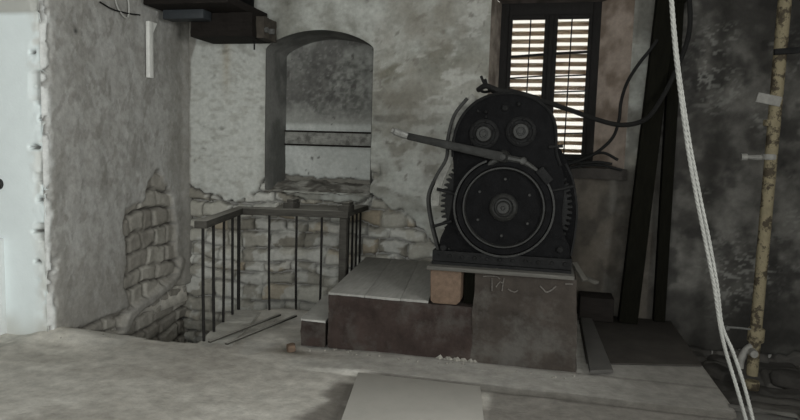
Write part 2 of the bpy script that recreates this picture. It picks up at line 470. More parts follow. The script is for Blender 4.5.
# niche: reveals with the arched soffit, then its back and its broken sill
prof = [(NX0, NZB)] + [(NX0, NZB + (NZS - NZB) * k / 50) for k in range(1, 50)]
n_a = 60
prof += [(NX0 + (NX1 - NX0) * (.5 - .5 * math.cos(PI * k / n_a)), 0) for k in range(n_a + 1)]
prof = [(x, z if z else float(arch(np.array(x)))) for x, z in prof]
prof += [(NX1, NZS + (NZB - NZS) * k / 50) for k in range(1, 51)]
pu = np.array(prof); ys = np.linspace(YB - .02, YN, 26)
A = np.repeat(np.arange(len(pu))[:, None], len(ys), 1); Yg = np.repeat(ys[None], len(pu), 0)
nx, nz = pu[A, 0], pu[A, 1]
sx = (nx - (NX0 + NX1) / 2)
shr = .012 * (fbm(nz * 1.0 + nx, Yg, 5, 4, 3) - .5)
shr = shr * sstep(YB, YB + .12, Yg) + .004
posn = np.stack([nx - np.sign(sx) * shr, Yg, nz - shr], -1)
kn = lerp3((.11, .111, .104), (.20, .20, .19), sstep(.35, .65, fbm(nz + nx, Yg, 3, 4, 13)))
grid_surface('wall_niche', A * 1.0, Yg, posn, kn, M['wall'], flip=True)
xs = axis(NX0 - .03, NX1 + .03, .016, []); zs = axis(NZB - .05, NZA + .03, .016, [])
X, Z = np.meshgrid(xs, zs, indexing='ij')
rag = 1.235 + .13 * (fbm(X, Z, 3, 4, 8) - .5) + .05 * (fbm(X, Z, 11, 2, 8) - .5)
bare = sstep(.006, -.006, Z - rag)
up = sstep(1.80, 1.86, Z)
k0 = lerp3((.46, .475, .455), (.54, .555, .535), sstep(.4, .6, fbm(X, Z, 3, 4, 17)))
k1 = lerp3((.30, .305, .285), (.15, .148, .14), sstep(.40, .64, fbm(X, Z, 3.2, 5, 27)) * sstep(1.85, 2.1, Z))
k1 = lerp3(k1, (.045, .044, .042), .5 * sstep(.56, .68, fbm(X, Z, 13, 4, 37)) * np.exp(-((Z - 2.28) / .3) ** 2 - ((X + 2.33) / .45) ** 2))
mould = np.exp(-((Z - 2.28) / .38) ** 4 - ((X + 2.36) / .5) ** 4)
k1 = lerp3(k1, (.07, .069, .065), .85 * sstep(.28, .72, .35 * fbm(X, Z, 4, 4, 57) + .65 * fbm(X, Z, 24, 4, 58)) * mould)
k1 = lerp3(k1, (.34, .34, .325), .3 * sstep(.62, .68, fbm(X, Z, 31, 3, 59)))
kk = lerp3(k0, k1, up)
kk = lerp3(kk, (.09, .085, .08), .8 * sstep(.76, .8, fbm(X, Z, 13, 3, 5)))
kk = lerp3(kk, (.22, .21, .185), bare)
grid_surface('wall_niche_back', X, Z, np.stack([X, YN + .0 + .05 * bare - .012 * (fbm(X, Z, 6, 4, 7) - .5), Z], -1), kk, M['wall'])
xs = axis(NX0 - .01, NX1 + .01, .016, []); ys = axis(YB - .05, YN + .06, .016, [])
X, Y = np.meshgrid(xs, ys, indexing='ij')
hz = NZB - .015 + .09 * sstep(YB, YN, Y) + .07 * (fbm(X, Y, 6, 4, 2) - .5) + .03 * (fbm(X, Y, 20, 2, 2) - .5)
kk = lerp3((.15, .14, .125), (.36, .35, .32), sstep(.4, .62, fbm(X, Y, 7, 4, 4)))
grid_surface('wall_niche_sill', X, Y, np.stack([X, Y, hz], -1), kk, M['wall'])

# ------------------------------------------------------------------ left wall pier (faces the stairwell)
ys = axis(YW - .005, YB + .03, .015, []); zs = axis(PITL, ZC, .016, [])
Y, Z = np.meshgrid(ys, zs, indexing='ij')
poly = [(132, 345), (134, 312), (127, 285), (131, 255), (127, 232), (131, 208), (143, 202), (150, 198), (152, 183), (163, 170), (170, 172), (176, 190),
        (182, 215), (184, 250), (189, 275), (192, 330), (192, 420), (128, 420)]
poly = [(p.y, p.z) for p in (PX(a, b, XL) for a, b in poly)]
wy = Y + .10 * (fbm(Y, Z, 6, 3, 3) - .5); wz = Z + .10 * (fbm(Y, Z, 6, 3, 13) - .5)
stone = poly_mask(wy, wz, poly)
stone = np.maximum(stone, ((Z < -.02)).astype(float))
for _ in range(1):
    s2 = stone.copy(); s2[1:-1, 1:-1] = (stone[1:-1, 1:-1] * 2 + stone[2:, 1:-1] + stone[:-2, 1:-1] + stone[1:-1, 2:] + stone[1:-1, :-2]) / 6; stone = s2
relief, tone, joint, crev = masonry(Y, Z, 5, (.12, .22), (.15, .36), -2.2, 4, 3, 7)
disp = (1 - stone) * (.02 + .03 * (fbm(Y, Z, 1.2, 4, 4) - .5) + .012 * (fbm(Y * 1.6, Z, 5, 4, 6) - .5)) + stone * (-.05 + .04 * relief + .035 * (fbm(Y, Z, 7, 4, 2) - .5))
chipL = sstep(.10, .03, (Y - YW) + .16 * (fbm(Y, Z, 7, 4, 33) - .5))
cav = chipL * sstep(.56, .64, fbm(Y * 1.5, Z, 9, 3, 35))
disp = disp + chipL * (.03 * (fbm(Y, Z, 14, 4, 34) - .6)) - .045 * cav
disp = disp * sstep(YW - .005, YW + .03, Y) + .03 * sstep(YB - .16, YB, Y) * (1 - stone)
pl = lerp3((.295, .288, .27), (.40, .395, .38), sstep(.3, .7, .6 * fbm(Y * 1.4, Z * .8, 2.5, 5, 9) + .4 * fbm(Y, Z, 17, 3, 19)))
pl = lerp3(pl, (.48, .48, .47), .45 * sstep(.60, .66, fbm(Y * 2.2 + Z, Z * 1.1, 7, 4, 29)))
pl = lerp3(pl, (.20, .19, .17), .40 * sstep(.64, .70, fbm(Y * 2 - Z * .6, Z * .9, 8, 4, 39)))        # trowel streaks
pl = lerp3(pl, (.27, .255, .23), .55 * sstep(.9, .2, Z + .6 * (fbm(Y, Z, 2, 4, 12) - .5)))  # damp foot of the wall
arc = [PX(a, b, XL) for a, b in ((188, 262), (184, 276), (174, 287), (160, 297), (146, 306), (134, 316), (128, 330))]
da = np.full(Y.shape, 9.)
for q0, q1 in zip(arc[:-1], arc[1:]):
    ey, ez = q1.y - q0.y, q1.z - q0.z
    t_ = np.clip(((Y - q0.y) * ey + (Z - q0.z) * ez) / (ey * ey + ez * ez), 0, 1)
    da = np.minimum(da, np.hypot(Y - q0.y - t_ * ey, Z - q0.z - t_ * ez))
ledge = sstep(.075, .03, da + .03 * (fbm(Y, Z, 9, 3, 55) - .5))
disp = disp * (1 - ledge) + .045 * ledge; stone = stone * (1 - .85 * ledge)
h1 = PX(75, 31, XL); pl = lerp3(pl, (.03, .03, .03), np.exp(-(((Y - h1.y) / .022) ** 2 + ((Z - h1.z) / .02) ** 2)))
pl = lerp3(pl, (.21, .20, .18), .6 * sstep(YB - .55, YB - .1, Y + .2 * (fbm(Y, Z, 3, 4, 14) - .5)))  # shade of the back corner put into the plaster colour
pl = lerp3(pl, (.72, .735, .73), .9 * chipL); pl = lerp3(pl, (.22, .21, .195), .8 * cav)
st = lerp3((.24, .225, .20), (.36, .345, .31), tone); st = lerp3((.20, .19, .17), st, joint * .8 + .2); st = lerp3(st, (.06, .055, .05), .85 * crev)
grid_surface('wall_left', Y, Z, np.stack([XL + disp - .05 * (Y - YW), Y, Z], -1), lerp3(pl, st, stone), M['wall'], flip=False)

# ------------------------------------------------------------------ white wall with its broken edge, and the greyer band above it
xs = axis(-7.0, XL + .02, .016, [-5.0]) if False else np.concatenate([np.linspace(-7, -4.9, 40, endpoint=False), axis(-4.9, XL + .022, .010, [])])
zs = axis(-.05, ZC, .014, [])
X, Z = np.meshgrid(xs, zs, indexing='ij')
ztop = PY(22, 13, YW).z + .01 * (fbm(X, Z, 4, 3, 1) - .5)
lower = sstep(.012, -.012, Z - ztop)
e = XL + .022 - X                                                  # distance from the broken edge
chip = sstep(.16, .0, e + .10 * (fbm(X, Z, 5, 3, 77) - .5))
hol = sstep(.66, .70, fbm(X * .7, Z * 1.5, 5, 3, 88) + .05 * chip) * sstep(.13, .03, e)
disp = -.03 * (1 - lower) - .006 * (fbm(X, Z, 3, 3, 3) - .5) + chip * (.04 * (fbm(X, Z, 11, 4, 4) - .4)) + .06 * hol
pocket = np.zeros(X.shape)
for (px, py, rx, rz) in ((36, 147, .05, .018), (40, 232, .06, .016), (39, 262, .03, .014), (34, 52, .03, .012), (43, 118, .03, .02), (41, 200, .03, .02)):
    p = PY(px, py, YW); gq = np.exp(-(((X - p.x) / rx) ** 2 + ((Z - p.z + .01 * (fbm(X, Z, 12, 3, px) - .5)) / rz) ** 2) ** 2); disp = disp + .06 * gq; pocket = np.maximum(pocket, gq)
kw = np.ones(X.shape + (3,)) * np.array((.79, .86, .875))
kw = lerp3(kw, (.62, .62, .59), .8 * chip * sstep(.4, .6, fbm(X, Z, 8, 4, 9)))
kw = lerp3(kw, (.45, .44, .40), .7 * sstep(.35, .0, Z + .3 * (fbm(X, Z, 3, 3, 5) - .5)))
kw = lerp3(kw, (.30, .29, .27), .8 * hol); kw = lerp3(kw, (.10, .095, .085), .9 * sstep(.25, .6, pocket))  # holes show bare masonry, with their shade painted in too
kw = lerp3((.47, .475, .45), kw, lower)
jag = .008 * (fbm(X * 0 + 3.3, Z, 6, 4, 15) - .5) * sstep(.12, 0, e)
grid_surface('wall_far_left', X, Z, np.stack([X + jag - .018, YW + disp, Z], -1), kw, M['white'])
# the pale end of the next wall at the very edge of the picture
p = PY(4, 245, YW)
b = MB(); b.box((-6.98, YW - .10, 0), (p.x, YW + .02, .78))
struct(b.build('trim_1', mat('pale_skirting_paint', (.72, .75, .75), .6, var=.05), bevel=.012))

# ------------------------------------------------------------------ floor
HX = -2.67
xs = np.concatenate([np.linspace(-7, -4.6, 8, endpoint=False), axis(-4.6, 1.215, .022, [])])
ys = np.concatenate([np.linspace(-2.6, 2.6, 14, endpoint=False), axis(2.6, YB, .02, [4.37])])
X, Y = np.meshgrid(xs, ys, indexing='ij')
hz = .018 * (fbm(X, Y, 1.1, 3, 3) - .5) + .010 * (fbm(X, Y, 5, 3, 5) - .5)
led = sstep(4.10, 4.135, Y + .03 * (fbm(X, Y, 4, 3, 8) - .5)) * sstep(-1.75, -1.2, X)
hz = hz * (1 - .6 * led) + .03 * led
heap = PZ(85, 333)
hz = hz + .07 * np.exp(-((X - heap.x) / .28) ** 2 - ((Y - 4.22) / .15) ** 2) + .03 * np.exp(-((X + 3.86) / .10) ** 2) * sstep(3.2, 4.1, Y)
hz = hz + .05 * np.exp(-((X + 2.3) / .3) ** 2 - ((Y - 5.42) / .16) ** 2)        # heap of mortar along the railing
hz = hz * sstep(2.6, 2.8, Y)
c = lerp3((.41, .39, .355), (.54, .52, .48), sstep(.3, .7, .6 * fbm(X, Y, 1.3, 5, 11) + .4 * fbm(X, Y * 1.5, 8, 4, 12)))
c = lerp3(c, (.60, .575, .52), .7 * sstep(-3.0, -3.6, X + .4 * (fbm(X, Y, 3, 4, 13) - .5)) * sstep(3.4, 4.0, Y))
c = lerp3(c, (.29, .27, .24), .45 * sstep(.55, .68, fbm(X * .7, Y * 1.6, 2.4, 5, 21)))
c = lerp3(c, (.42, .41, .385), .6 * sstep(.54, .62, fbm(X, Y, 3.7, 4, 25)) * sstep(3.9, 4.3, Y))
c = lerp3(c, (.32, .31, .29), .7 * led)
c = lerp3(c, (.12, .108, .095), .85 * sstep(-.95, -1.15, X) * sstep(-1.5, -1.25, X) * sstep(4.1, 3.9, Y) * sstep(.35, .6, fbm(X, Y, 5, 4, 3)))
c = lerp3(c, (.17, .158, .142), .85 * sstep(-.32, -.25, X) * sstep(4.14, 4.09, Y))     # darker boarded floor on the right
c = lerp3(c, (.17, .16, .145), .7 * led * sstep(.1, .9, X))
c = lerp3(c, (.07, .064, .056), .8 * sstep(.05, .02, np.abs(Y + .03 * (fbm(X, Y, 4, 3, 8) - .5) - 4.108)) * sstep(-1.25, -1.0, X))  # shade line painted along the lit front edge of the ledge
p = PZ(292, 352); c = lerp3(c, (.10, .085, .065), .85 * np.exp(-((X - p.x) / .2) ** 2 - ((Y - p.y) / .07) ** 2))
c = lerp3(c, (.13, .12, .11), .75 * sstep(.03, 0, np.abs(Y - 4.545 + .02 * (fbm(X, Y, 9, 2, 9) - .5))) * led)
cx = (X[:-1, :-1] + X[1:, 1:]) / 2; cy = (Y[:-1, :-1] + Y[1:, 1:]) / 2
hxl = np.interp(cy, [4.3, 5.4], [-2.62, -2.78])
hole = ((cx < hxl) & (cy > 4.37 + .02 * np.sin(cx * 9))) | ((cx < -1.84) & (cy > np.interp(cx, [-2.78, -1.84], [5.40, 5.62])))
hole &= (cx > XL - .14)
hole |= (cx < -4.2) & (cy > YW + .3)
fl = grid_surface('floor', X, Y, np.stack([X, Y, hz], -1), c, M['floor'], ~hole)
sd = fl.modifiers.new('Solidify', 'SOLIDIFY'); sd.thickness = .22; sd.offset = -1

# the stairwell below and the gap on the right
b = MB(); b.box((XL - .3, 4.3, PITL - .1), (-1.6, YB + .1, PITL)); struct(b.build('floor_stairwell', M['shell']))
b = MB(); b.box((XL - .1, 4.25, PITL), (-2.6, 4.36, -.2)); b.box((-2.60, 4.36, PITL), (-2.5, 5.4, -.2)); b.box((-2.6, 5.55, PITL), (-1.78, 5.65, -.2)); b.box((-1.84, 5.6, PITL), (-1.74, YB, -.2))
struct(b.build('wall_stairwell', M['shell']))
xs = axis(1.20, 3.3, .025, []); ys = axis(4.2, YB, .022, [])
X, Y = np.meshgrid(xs, ys, indexing='ij')
rel, ton, joi, cre = masonry(X, Y, 9, (.14, .26), (.35, .9), 3.5, 7, 0, 4)
hz = PITR + .12 * sstep(5.5, 6.3, Y) + .05 * rel + .10 * (fbm(X * .6, Y, 4, 4, 6) - .5) + .42 * sstep(4.34, 4.28, Y) - .02 * sstep(4.34, 4.28, Y)
k = lerp3((.05, .047, .043), np.array((.09, .085, .078)) * (.5 + 1.1 * ton[..., None]), joi)
k = lerp3(k, (.13, .125, .115), sstep(4.34, 4.28, Y))
grid_surface('floor_gap', X, Y, np.stack([X, Y, hz], -1), k, M['wall'])
b = MB(); b.box((1.2, -2.6, -.22), (3.3, 4.24, .0)); struct(b.build('floor_right', mat('dark_boards', (.11, .105, .097), .85, var=.2, scale=4, bump=.3)))

b = MB(); y0, y1 = YB + .07, YN + .25
for lo, hi in (((-4.4, y0, PITL - .1), (NX0 - .03, y1, ZC)), ((NX1 + .03, y0, PITL - .1), (WX0 - .03, y1, ZC)), ((WX1 + .03, y0, PITL - .1), (3.4, y1, ZC)),
               ((NX0 - .03, y0, NZA + .03), (NX1 + .03, y1, ZC)), ((NX0 - .03, y0, PITL - .1), (NX1 + .03, y1, NZB - .09)), ((NX0 - .03, YN + .12, NZB - .09), (NX1 + .03, y1, NZA + .03)),
               ((WX0 - .03, y0, WZ1 + .03), (WX1 + .03, YF + .05, ZC)), ((WX0 - .03, y0, PITL - .1), (WX1 + .03, YF + .05, WZ0 - .12))):
    b.box(lo, hi)
struct(b.build('wall_back_core', M['shell']))
b = MB(); b.box((-4.4, YW + .14, PITL - .1), (XL - .22, y0, ZC)); struct(b.build('wall_left_core', M['shell']))

# ------------------------------------------------------------------ the rest of the shell, behind and beside the camera
b = MB(); b.box((-7.1, -2.7, ZC), (3.4, YB + .7, ZC + .1)); struct(b.build('ceiling', M['ceil']))
SY0, SY1 = -.7, .9
b = MB(); b.box((3.3, -2.7, -.6), (3.45, SY0, ZC)); b.box((3.3, SY1, -.6), (3.45, YB + .1, ZC)); b.box((3.3, SY0, -.6), (3.45, SY1, 1.1)); b.box((3.3, SY0, 2.9), (3.45, SY1, ZC)); struct(b.build('wall_right', M['shell']))
b = MB(); b.box((-7.1, -2.7, 0), (-7.0, YW + .1, ZC)); struct(b.build('wall_outer_left', M['shell']))
RX0, RX1, RZ0, RZ1 = -2.8, 1.2, .8, 3.2
b = MB(); b.box((-7.1, -2.75, -.2), (RX0, -2.6, ZC)); b.box((RX1, -2.75, -.2), (3.4, -2.6, ZC)); b.box((RX0, -2.75, -.2), (RX1, -2.6, RZ0)); b.box((RX0, -2.75, RZ1), (RX1, -2.6, ZC))
struct(b.build('wall_front', M['shell']))

# ------------------------------------------------------------------ window in the back wall
fx = lambda px, py=90: PY(px, py, YF).x
fz = lambda px, py: PY(px, py, YF).z
win = bpy.data.objects.new('window_1', None); C.objects.link(win); win.location = (0, YF, WZ0); win['kind'] = 'structure'
FX0, FX1 = fx(498), fx(597); FZ0, FZ1 = 1.50, fz(540, 4)
A0, A1 = fx(509.5), fx(541.5); B0, B1 = fx(554.5), fx(585); GZ1 = fz(545, 19); GZ0 = FZ0 + .05
# splayed reveals
rv = MB()
o_ = [(WX0, YB - .015, WZ0), (WX1, YB - .015, WZ0), (WX1, YB - .015, WZ1), (WX0, YB - .015, WZ1)]
i_ = [(FX0, YF, FZ0 - .02), (FX1, YF, FZ0 - .02), (FX1, YF, FZ1 + .01), (FX0, YF, FZ1 + .01)]
U = np.linspace(0, 1, 14)
Vv = np.linspace(0, 1, 90)
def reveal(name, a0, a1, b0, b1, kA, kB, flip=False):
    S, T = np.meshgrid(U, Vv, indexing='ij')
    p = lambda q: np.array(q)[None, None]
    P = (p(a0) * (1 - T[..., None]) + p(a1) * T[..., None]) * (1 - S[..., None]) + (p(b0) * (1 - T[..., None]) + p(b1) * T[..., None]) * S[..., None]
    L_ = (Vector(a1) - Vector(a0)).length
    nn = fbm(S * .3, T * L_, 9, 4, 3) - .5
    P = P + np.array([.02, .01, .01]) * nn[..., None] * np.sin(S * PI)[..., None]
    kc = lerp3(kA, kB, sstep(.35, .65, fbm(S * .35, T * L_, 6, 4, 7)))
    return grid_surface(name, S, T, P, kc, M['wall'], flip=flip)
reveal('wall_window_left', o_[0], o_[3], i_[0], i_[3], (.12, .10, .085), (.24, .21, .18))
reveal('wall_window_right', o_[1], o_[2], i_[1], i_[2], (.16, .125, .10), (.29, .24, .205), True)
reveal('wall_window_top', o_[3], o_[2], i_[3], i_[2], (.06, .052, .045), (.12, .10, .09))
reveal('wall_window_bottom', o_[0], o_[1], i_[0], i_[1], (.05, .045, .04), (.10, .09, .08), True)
b = MB()
b.box((FX0 - .02, YF, FZ0 - .02), (A0 - .035, YF + .09, FZ1 + .03)); b.box((B1 + .035, YF, FZ0 - .02), (FX1 + .02, YF + .09, FZ1 + .03))
b.box((A0 - .035, YF, GZ1 + .04), (B1 + .035, YF + .09, FZ1 + .03)); b.box((A0 - .035, YF, FZ0 - .02), (B1 + .035, YF + .09, FZ0 + .02))
b.box(((A1 + B0) / 2 - .022, YF - .04, GZ0 - .02), ((A1 + B0) / 2 + .022, YF - .021, GZ1 + .03))
b.build('window_frame', M['win'], win, bevel=.006)
for (a0, a1, zr) in ((A0, A1, (55.5, 77, 114)), (B0, B1, (53, 76, 92, 134))):
    b = MB(); y0, y1 = YF - .02, YF + .04
    a0o = a0 - .035; mid = (A1 + B0) / 2; a1o = mid if a0 == A0 else a1 + .035; b0o = a0o if a0 == A0 else mid + .001
    b.box((b0o, y0, GZ0 - .03), (a0, y1, GZ1 + .04)); b.box((a1, y0, GZ0 - .03), (a1o - .002, y1, GZ1 + .04))
    b.box((a0, y0, GZ1), (a1, y1, GZ1 + .04)); b.box((a0, y0, GZ0 - .03), (a1, y1, GZ0 + .03))
    sash = b.build('sash', M['win'], win, bevel=.005)
    m = MB()
    xm = a0 + (a1 - a0) * (.53 if a0 == A0 else .42)
    m.bar((xm, YF + .012, GZ0), (xm + .01, YF + .012, GZ1), .012, .014, (0, 1, 0))
    for i, q in enumerate(zr):
        za_ = fz((a0 + a1) / 2 * 0 + (525 if a0 == A0 else 570), q)
        m.bar((a0, YF + .012, za_ + (.01 if a0 != A0 else 0) - .012), (a1, YF + .012, za_ + .012), .014, (.024 if i == 0 else .013))
    m.build('glazing_bars', M['win'], sash)
    gl = MB(); gl.box((a0 - .006, YF + .022, GZ0), (a1 + .006, YF + .026, GZ1 + .006)); gl.build('pane', M['glass'], sash)
# louvred shutters outside
for (a0, a1, ph) in ((A0 - .06, A1 + .055, 0), (B0 - .055, B1 + .07, .012)):
    b = MB(); y0 = YF + .13
    b.box((a0, y0, FZ0 - .05), (a0 + .045, y0 + .04, FZ1 + .05)); b.box((a1 - .045, y0, FZ0 - .05), (a1, y0 + .04, FZ1 + .05))
    b.box((a0, y0, FZ1 - .01), (a1, y0 + .04, FZ1 + .05)); b.box((a0, y0, FZ0 - .08), (a1, y0 + .04, FZ0 - .01))
    sh = b.build('shutter', M['slat'], win)
    s = MB(); z = FZ0 + .02 + ph
    while z < FZ1 - .02:
        s.hexa([(a0 + .04, y0 - .005, z + .012), (a1 - .04, y0 - .005, z + .012 + random.uniform(-.006, .006)), (a1 - .04, y0 + .045, z - .018), (a0 + .04, y0 + .045, z - .018),
                (a0 + .04, y0 - .005, z + .020), (a1 - .04, y0 - .005, z + .020), (a1 - .04, y0 + .045, z - .010), (a0 + .04, y0 + .045, z - .010)])
        z += .079
    s.build('slats', M['slat'], sh)
b = MB(); b.box((-9, YF + .06, -.1), (9, 30, -.02)); struct(b.build('ground_outside', mat('outside_ground', (.12, .11, .10))))
# stone sill that sticks out under it
sill = rough_box('window_sill', (fx(556) - .1, YB - .10, WZ0 - .10), (WX1 + .02, YB + .22, WZ0 + .0), mat('sill_stone', (.035, .031, .028), .9, var=.3), None, .03, .010, 7, 3)
struct(sill)

# ------------------------------------------------------------------ raised base: platform, step, pedestal
PF = 4.56
plat = thing('machine_base', (-.8, PF, .02), 'dark stepped concrete base carrying the black machine, low boarded platform on its left', 'plinth')
def pshape(p):
    t = (p.y - PF) / (YB - PF)
    x = p.x + (-.16 * t if p.x < -1.2 else 0)
    return (x, p.y, p.z)
rough_box('low_platform', (-1.60, PF, .02), (-.46, YB - .12, .440), M['concrete_dark'], plat, .04, .008, 5, 1, shape=pshape)
bx0 = [-1.61, -1.315, -1.03, -.815]
bxe = [-1.78, -1.50, -1.22, -.98]
for i in range(3):
    b = MB(); g_ = .0015
    b.hexa([(bx0[i] + g_, PF + .012, .43), (bx0[i + 1] - g_, PF + .012 + random.uniform(-.004, .004), .43), (bxe[i + 1] - g_, YB - .10, .43), (bxe[i] + g_, YB - .10, .43),
            (bx0[i] + g_, PF + .012, .458), (bx0[i + 1] - g_, PF + .012, .456), (bxe[i + 1] - g_, YB - .10, .456), (bxe[i] + g_, YB - .10, .458)])
    b.build('deck_board', M['deck'], plat, bevel=.002)
st_ = plat
rough_box('step', (-1.825, PF - .005, .02), (-1.625, 5.42, .212), M['concrete_dark'], st_, .04, .010, 5, 4, shape=lambda p: (p.x - .12 * (p.y - PF), p.y, p.z))
rough_box('step_tread', (-1.83, PF + .014, .19), (-1.625, 5.42, .226), M['concrete_lt'], st_, .03, .004, 7, 6, shape=lambda p: (p.x - .12 * (p.y - PF), p.y, p.z))

ped = plat
def pedshape(p):
    f = (1 - p.z / .70)
    return (p.x + (.035 * f if p.x > -.1 else 0), p.y - .004 * f, p.z)
rough_box('gap_shade_block', (-.562, PF + .10, .44), (-.47, 5.3, .70), M['timber_black'], plat, .06, .005, 5, 12)  # black filler block standing in for shade between timber and pedestal
rough_box('pedestal', (-.475, PF, .02), (.245, 5.36, .702), M['concrete_ped'], ped, .03, .012, 5, 8, shape=pedshape)
def chalk(pts, r=.0045):
    ch = MB(); ch.tube(spline([PY(x, y, PF - .008) for x, y in pts], 4), r, 5); ch.build('chalk_mark', M['chalk'], ped)['label'] = 'faint pale chalk stroke'
chalk([(483, 276.5), (490, 276), (497, 276.8), (500, 279)]); chalk([(492, 278), (492, 284), (492, 291)])
chalk([(504, 278), (503, 284), (502, 291)]); chalk([(496, 287), (500, 282), (503, 283.5)])
chalk([(508, 289), (511, 291), (515, 292), (518, 290)]); chalk([(540, 286), (543, 289), (546, 292), (550, 291), (554, 288), (556, 286)], .006); chalk([(565, 284), (569, 284), (573, 284.3)], .006)

# timber block under the left end of the machine
def cham(x0, x1, z0, z1, c): return [(x0 + c * .3, z0 + .02), (x0 + c, z0), (x1 - c, z0), (x1, z0 + c), (x1, z1), (x0, z1)]
b = MB(); b.prism(cham(-.805, -.572, .450, .713, .03), PF - .02, 5.36)
tag(b.build('timber_block', M['timber_brown'], bevel=.008), 'light brown timber beam end propping the left side of the machine', 'timber')

# base plank below the machine
b = MB(); b.box((-.82, 4.465, .715), (.225, 5.38, .744))
tag(b.build('base_plank', M['plank'], bevel=.005), 'grey plank lying on the pedestal and timber directly under the machine', 'plank')

# ------------------------------------------------------------------ winding machine
mc = thing('winding_machine', (-.29, 4.9, .745), 'black iron hoist winding machine with round brake drum and long lever', 'machine')
fp = MB()
out = [(-.755, .84), (-.75, .93), (-.70, 1.05), (-.672, 1.2), (-.668, 1.4), (-.682, 1.58), (-.672, 1.70), (-.640, 1.80), (-.585, 1.885), (-.51, 1.95), (-.42, 1.99), (-.32, 2.005),
       (-.22, 2.0), (-.13, 1.975), (-.055, 1.93), (0.005, 1.87), (.04, 1.79), (.052, 1.70), (.058, 1.60), (.085, 1.52), (.118, 1.44), (.125, 1.30), (.118, 1.15), (.14, 1.02), (.185, .93), (.192, .84)]
sm = [(p.x, p.y) for p in spline([Vector((x, z, 0)) for x, z in out], 4)]
PLY = 4.615
fp.prism(sm, PLY, PLY + .035); fp.build('front_plate', M['iron'], mc, bevel=.006)
cxm = -.31
rp = MB(); rp.prism([(cxm + (x - cxm) * .97, z) for x, z in sm], 5.24, 5.275); rp.build('rear_plate', M['iron'], mc)
gh = MB(); gh.prism([(cxm + (x - cxm) * .93, .84 + (z - .84) * .975) for x, z in sm if z > 1.45], PLY + .034, 5.242); gh.build('gearbox_housing', M['iron'], mc, smooth=True)
# raised lip of the front casing
lip = MB()
sml = [(x, z) for x, z in sm if z > 1.5]
lip.tube([(x, PLY - .004, z) for x, z in sml], .011, 6); lip.build('casing_lip', M['iron2'], mc, smooth=True)
# base frame
bf = MB(); bf.box((-.80, 4.55, .745), (.205, 4.64, .765)); bf.box((-.80, 4.585, .765), (.205, 4.60, .842)); bf.box((-.80, 5.22, .745), (.205, 5.30, .842)); bf.box((-.80, 4.60, .745), (-.70, 5.25, .842)); bf.box((.105, 4.60, .745), (.205, 5.25, .842))
for i in range(11): 
    x = -.76 + i * .092
    bf.lathe([(0, 4.572), (.012, 4.573), (.014, 4.585)], (x, .805), 8)
bf.build('base_frame', M['iron2'], mc)
# ring gear on the drum shaft, teeth show past the plate
DC = (-.292, 1.188)
gr = MB(); pts = []
nt = 72
for i in range(nt):
    for k, r in ((0, .445), (.22, .445), (.36, .478), (.66, .478), (.8, .445)):
        a = 2 * PI * (i + k) / nt; pts.append((DC[0] + .005 + r * math.cos(a), max(DC[1] + r * math.sin(a), .752)))
gr.prism(pts, 4.66, 4.79); gr.build('gear_wheel', M['gear'], mc)
cd = MB(); cd.lathe([(.05, 4.80), (.30, 4.80), (.30, 5.2), (.05, 5.2)], DC, 40); cd.build('cable_drum', M['iron2'], mc, smooth=True)
sg = MB(); sg.prism([(.02, .845), (.205, .845), (.225, 1.0), (.228, 1.2), (.205, 1.38), (.15, 1.52), (.09, 1.62), (.02, 1.66)], 4.83, 5.2); sg.build('side_guard', M['iron'], mc, bevel=.01)
# brake drum with its raised rim and hub
bd = MB(); bd.lathe([(0, 4.615), (.340, 4.615), (.345, 4.61), (.345, 4.565), (.338, 4.555), (.300, 4.555), (.296, 4.575), (.0, 4.578)], DC, 72)
drum = bd.build('brake_drum', M['iron'], mc, smooth=True)
r_ = MB(); r_.lathe([(.296, 4.58), (.296, 4.548), (.290, 4.538), (.281, 4.538), (.274, 4.548), (.272, 4.58)], DC, 72); r_.build('rim', M['rim'], drum, smooth=True)
h_ = MB(); h_.lathe([(.105, 4.58), (.10, 4.562), (.088, 4.552), (.076, 4.545), (.066, 4.552), (.062, 4.568), (.05, 4.566), (.047, 4.528), (.04, 4.522), (.016, 4.522), (.012, 4.532), (0, 4.532)], DC, 40)
h_.build('hub', M['rim'], drum, smooth=True)
for k in range(6):
    a = .5 + k * PI / 3; c_ = (DC[0] + .205 * math.cos(a), DC[1] + .205 * math.sin(a))
    q = MB(); q.lathe([(.012, 4.58), (.012, 4.568), (.009, 4.565), (0, 4.565)], c_, 8); q.build('bolt', M['rim'], drum)
# brake band
bb = MB()
def arcstrip(a0, a1, r0, r1, y0, y1, n=48):
    vs = []; fs = []
    for i in range(n + 1):
        a = a0 + (a1 - a0) * i / n
        for r, y in ((r0, y0), (r1, y0), (r1, y1), (r0, y1)): vs.append((DC[0] + r * math.cos(a), y, DC[1] + r * math.sin(a)))
    for i in range(n):
        for k in range(4): fs.append((i * 4 + k, i * 4 + (k + 1) % 4, i * 4 + 4 + (k + 1) % 4, i * 4 + 4 + k))
    fs += [(0, 1, 2, 3), tuple(n * 4 + k for k in (3, 2, 1, 0))]
    bb.add(vs, fs)
arcstrip(math.radians(112), math.radians(400), .348, .362, 4.555, 4.613)
band = bb.build('brake_band', M['rim'], mc, smooth=True)
J = PY(503, 157, 4.55)
lk = MB(); pa = PY(489, 163, 4.55)
lk.tube([(J.x, 4.56, J.z), (pa.x + .03, 4.56, pa.z + .012), (pa.x, 4.57, pa.z - .01), (pa.x - .05, 4.58, pa.z - .035)], [.022, .02, .018, .013], 8)
pb = PY(523, 161, 4.55); pc = PY(536, 170, 4.55)
lk.tube([(J.x, 4.56, J.z), (pb.x, 4.56, pb.z), (pc.x, 4.57, pc.z), PY(541, 175, 4.58)], [.024, .022, .015, .013], 8)
lk.lathe([(.028, 4.60), (.028, 4.545), (.02, 4.538), (0, 4.538)], (pb.x, pb.z), 14)
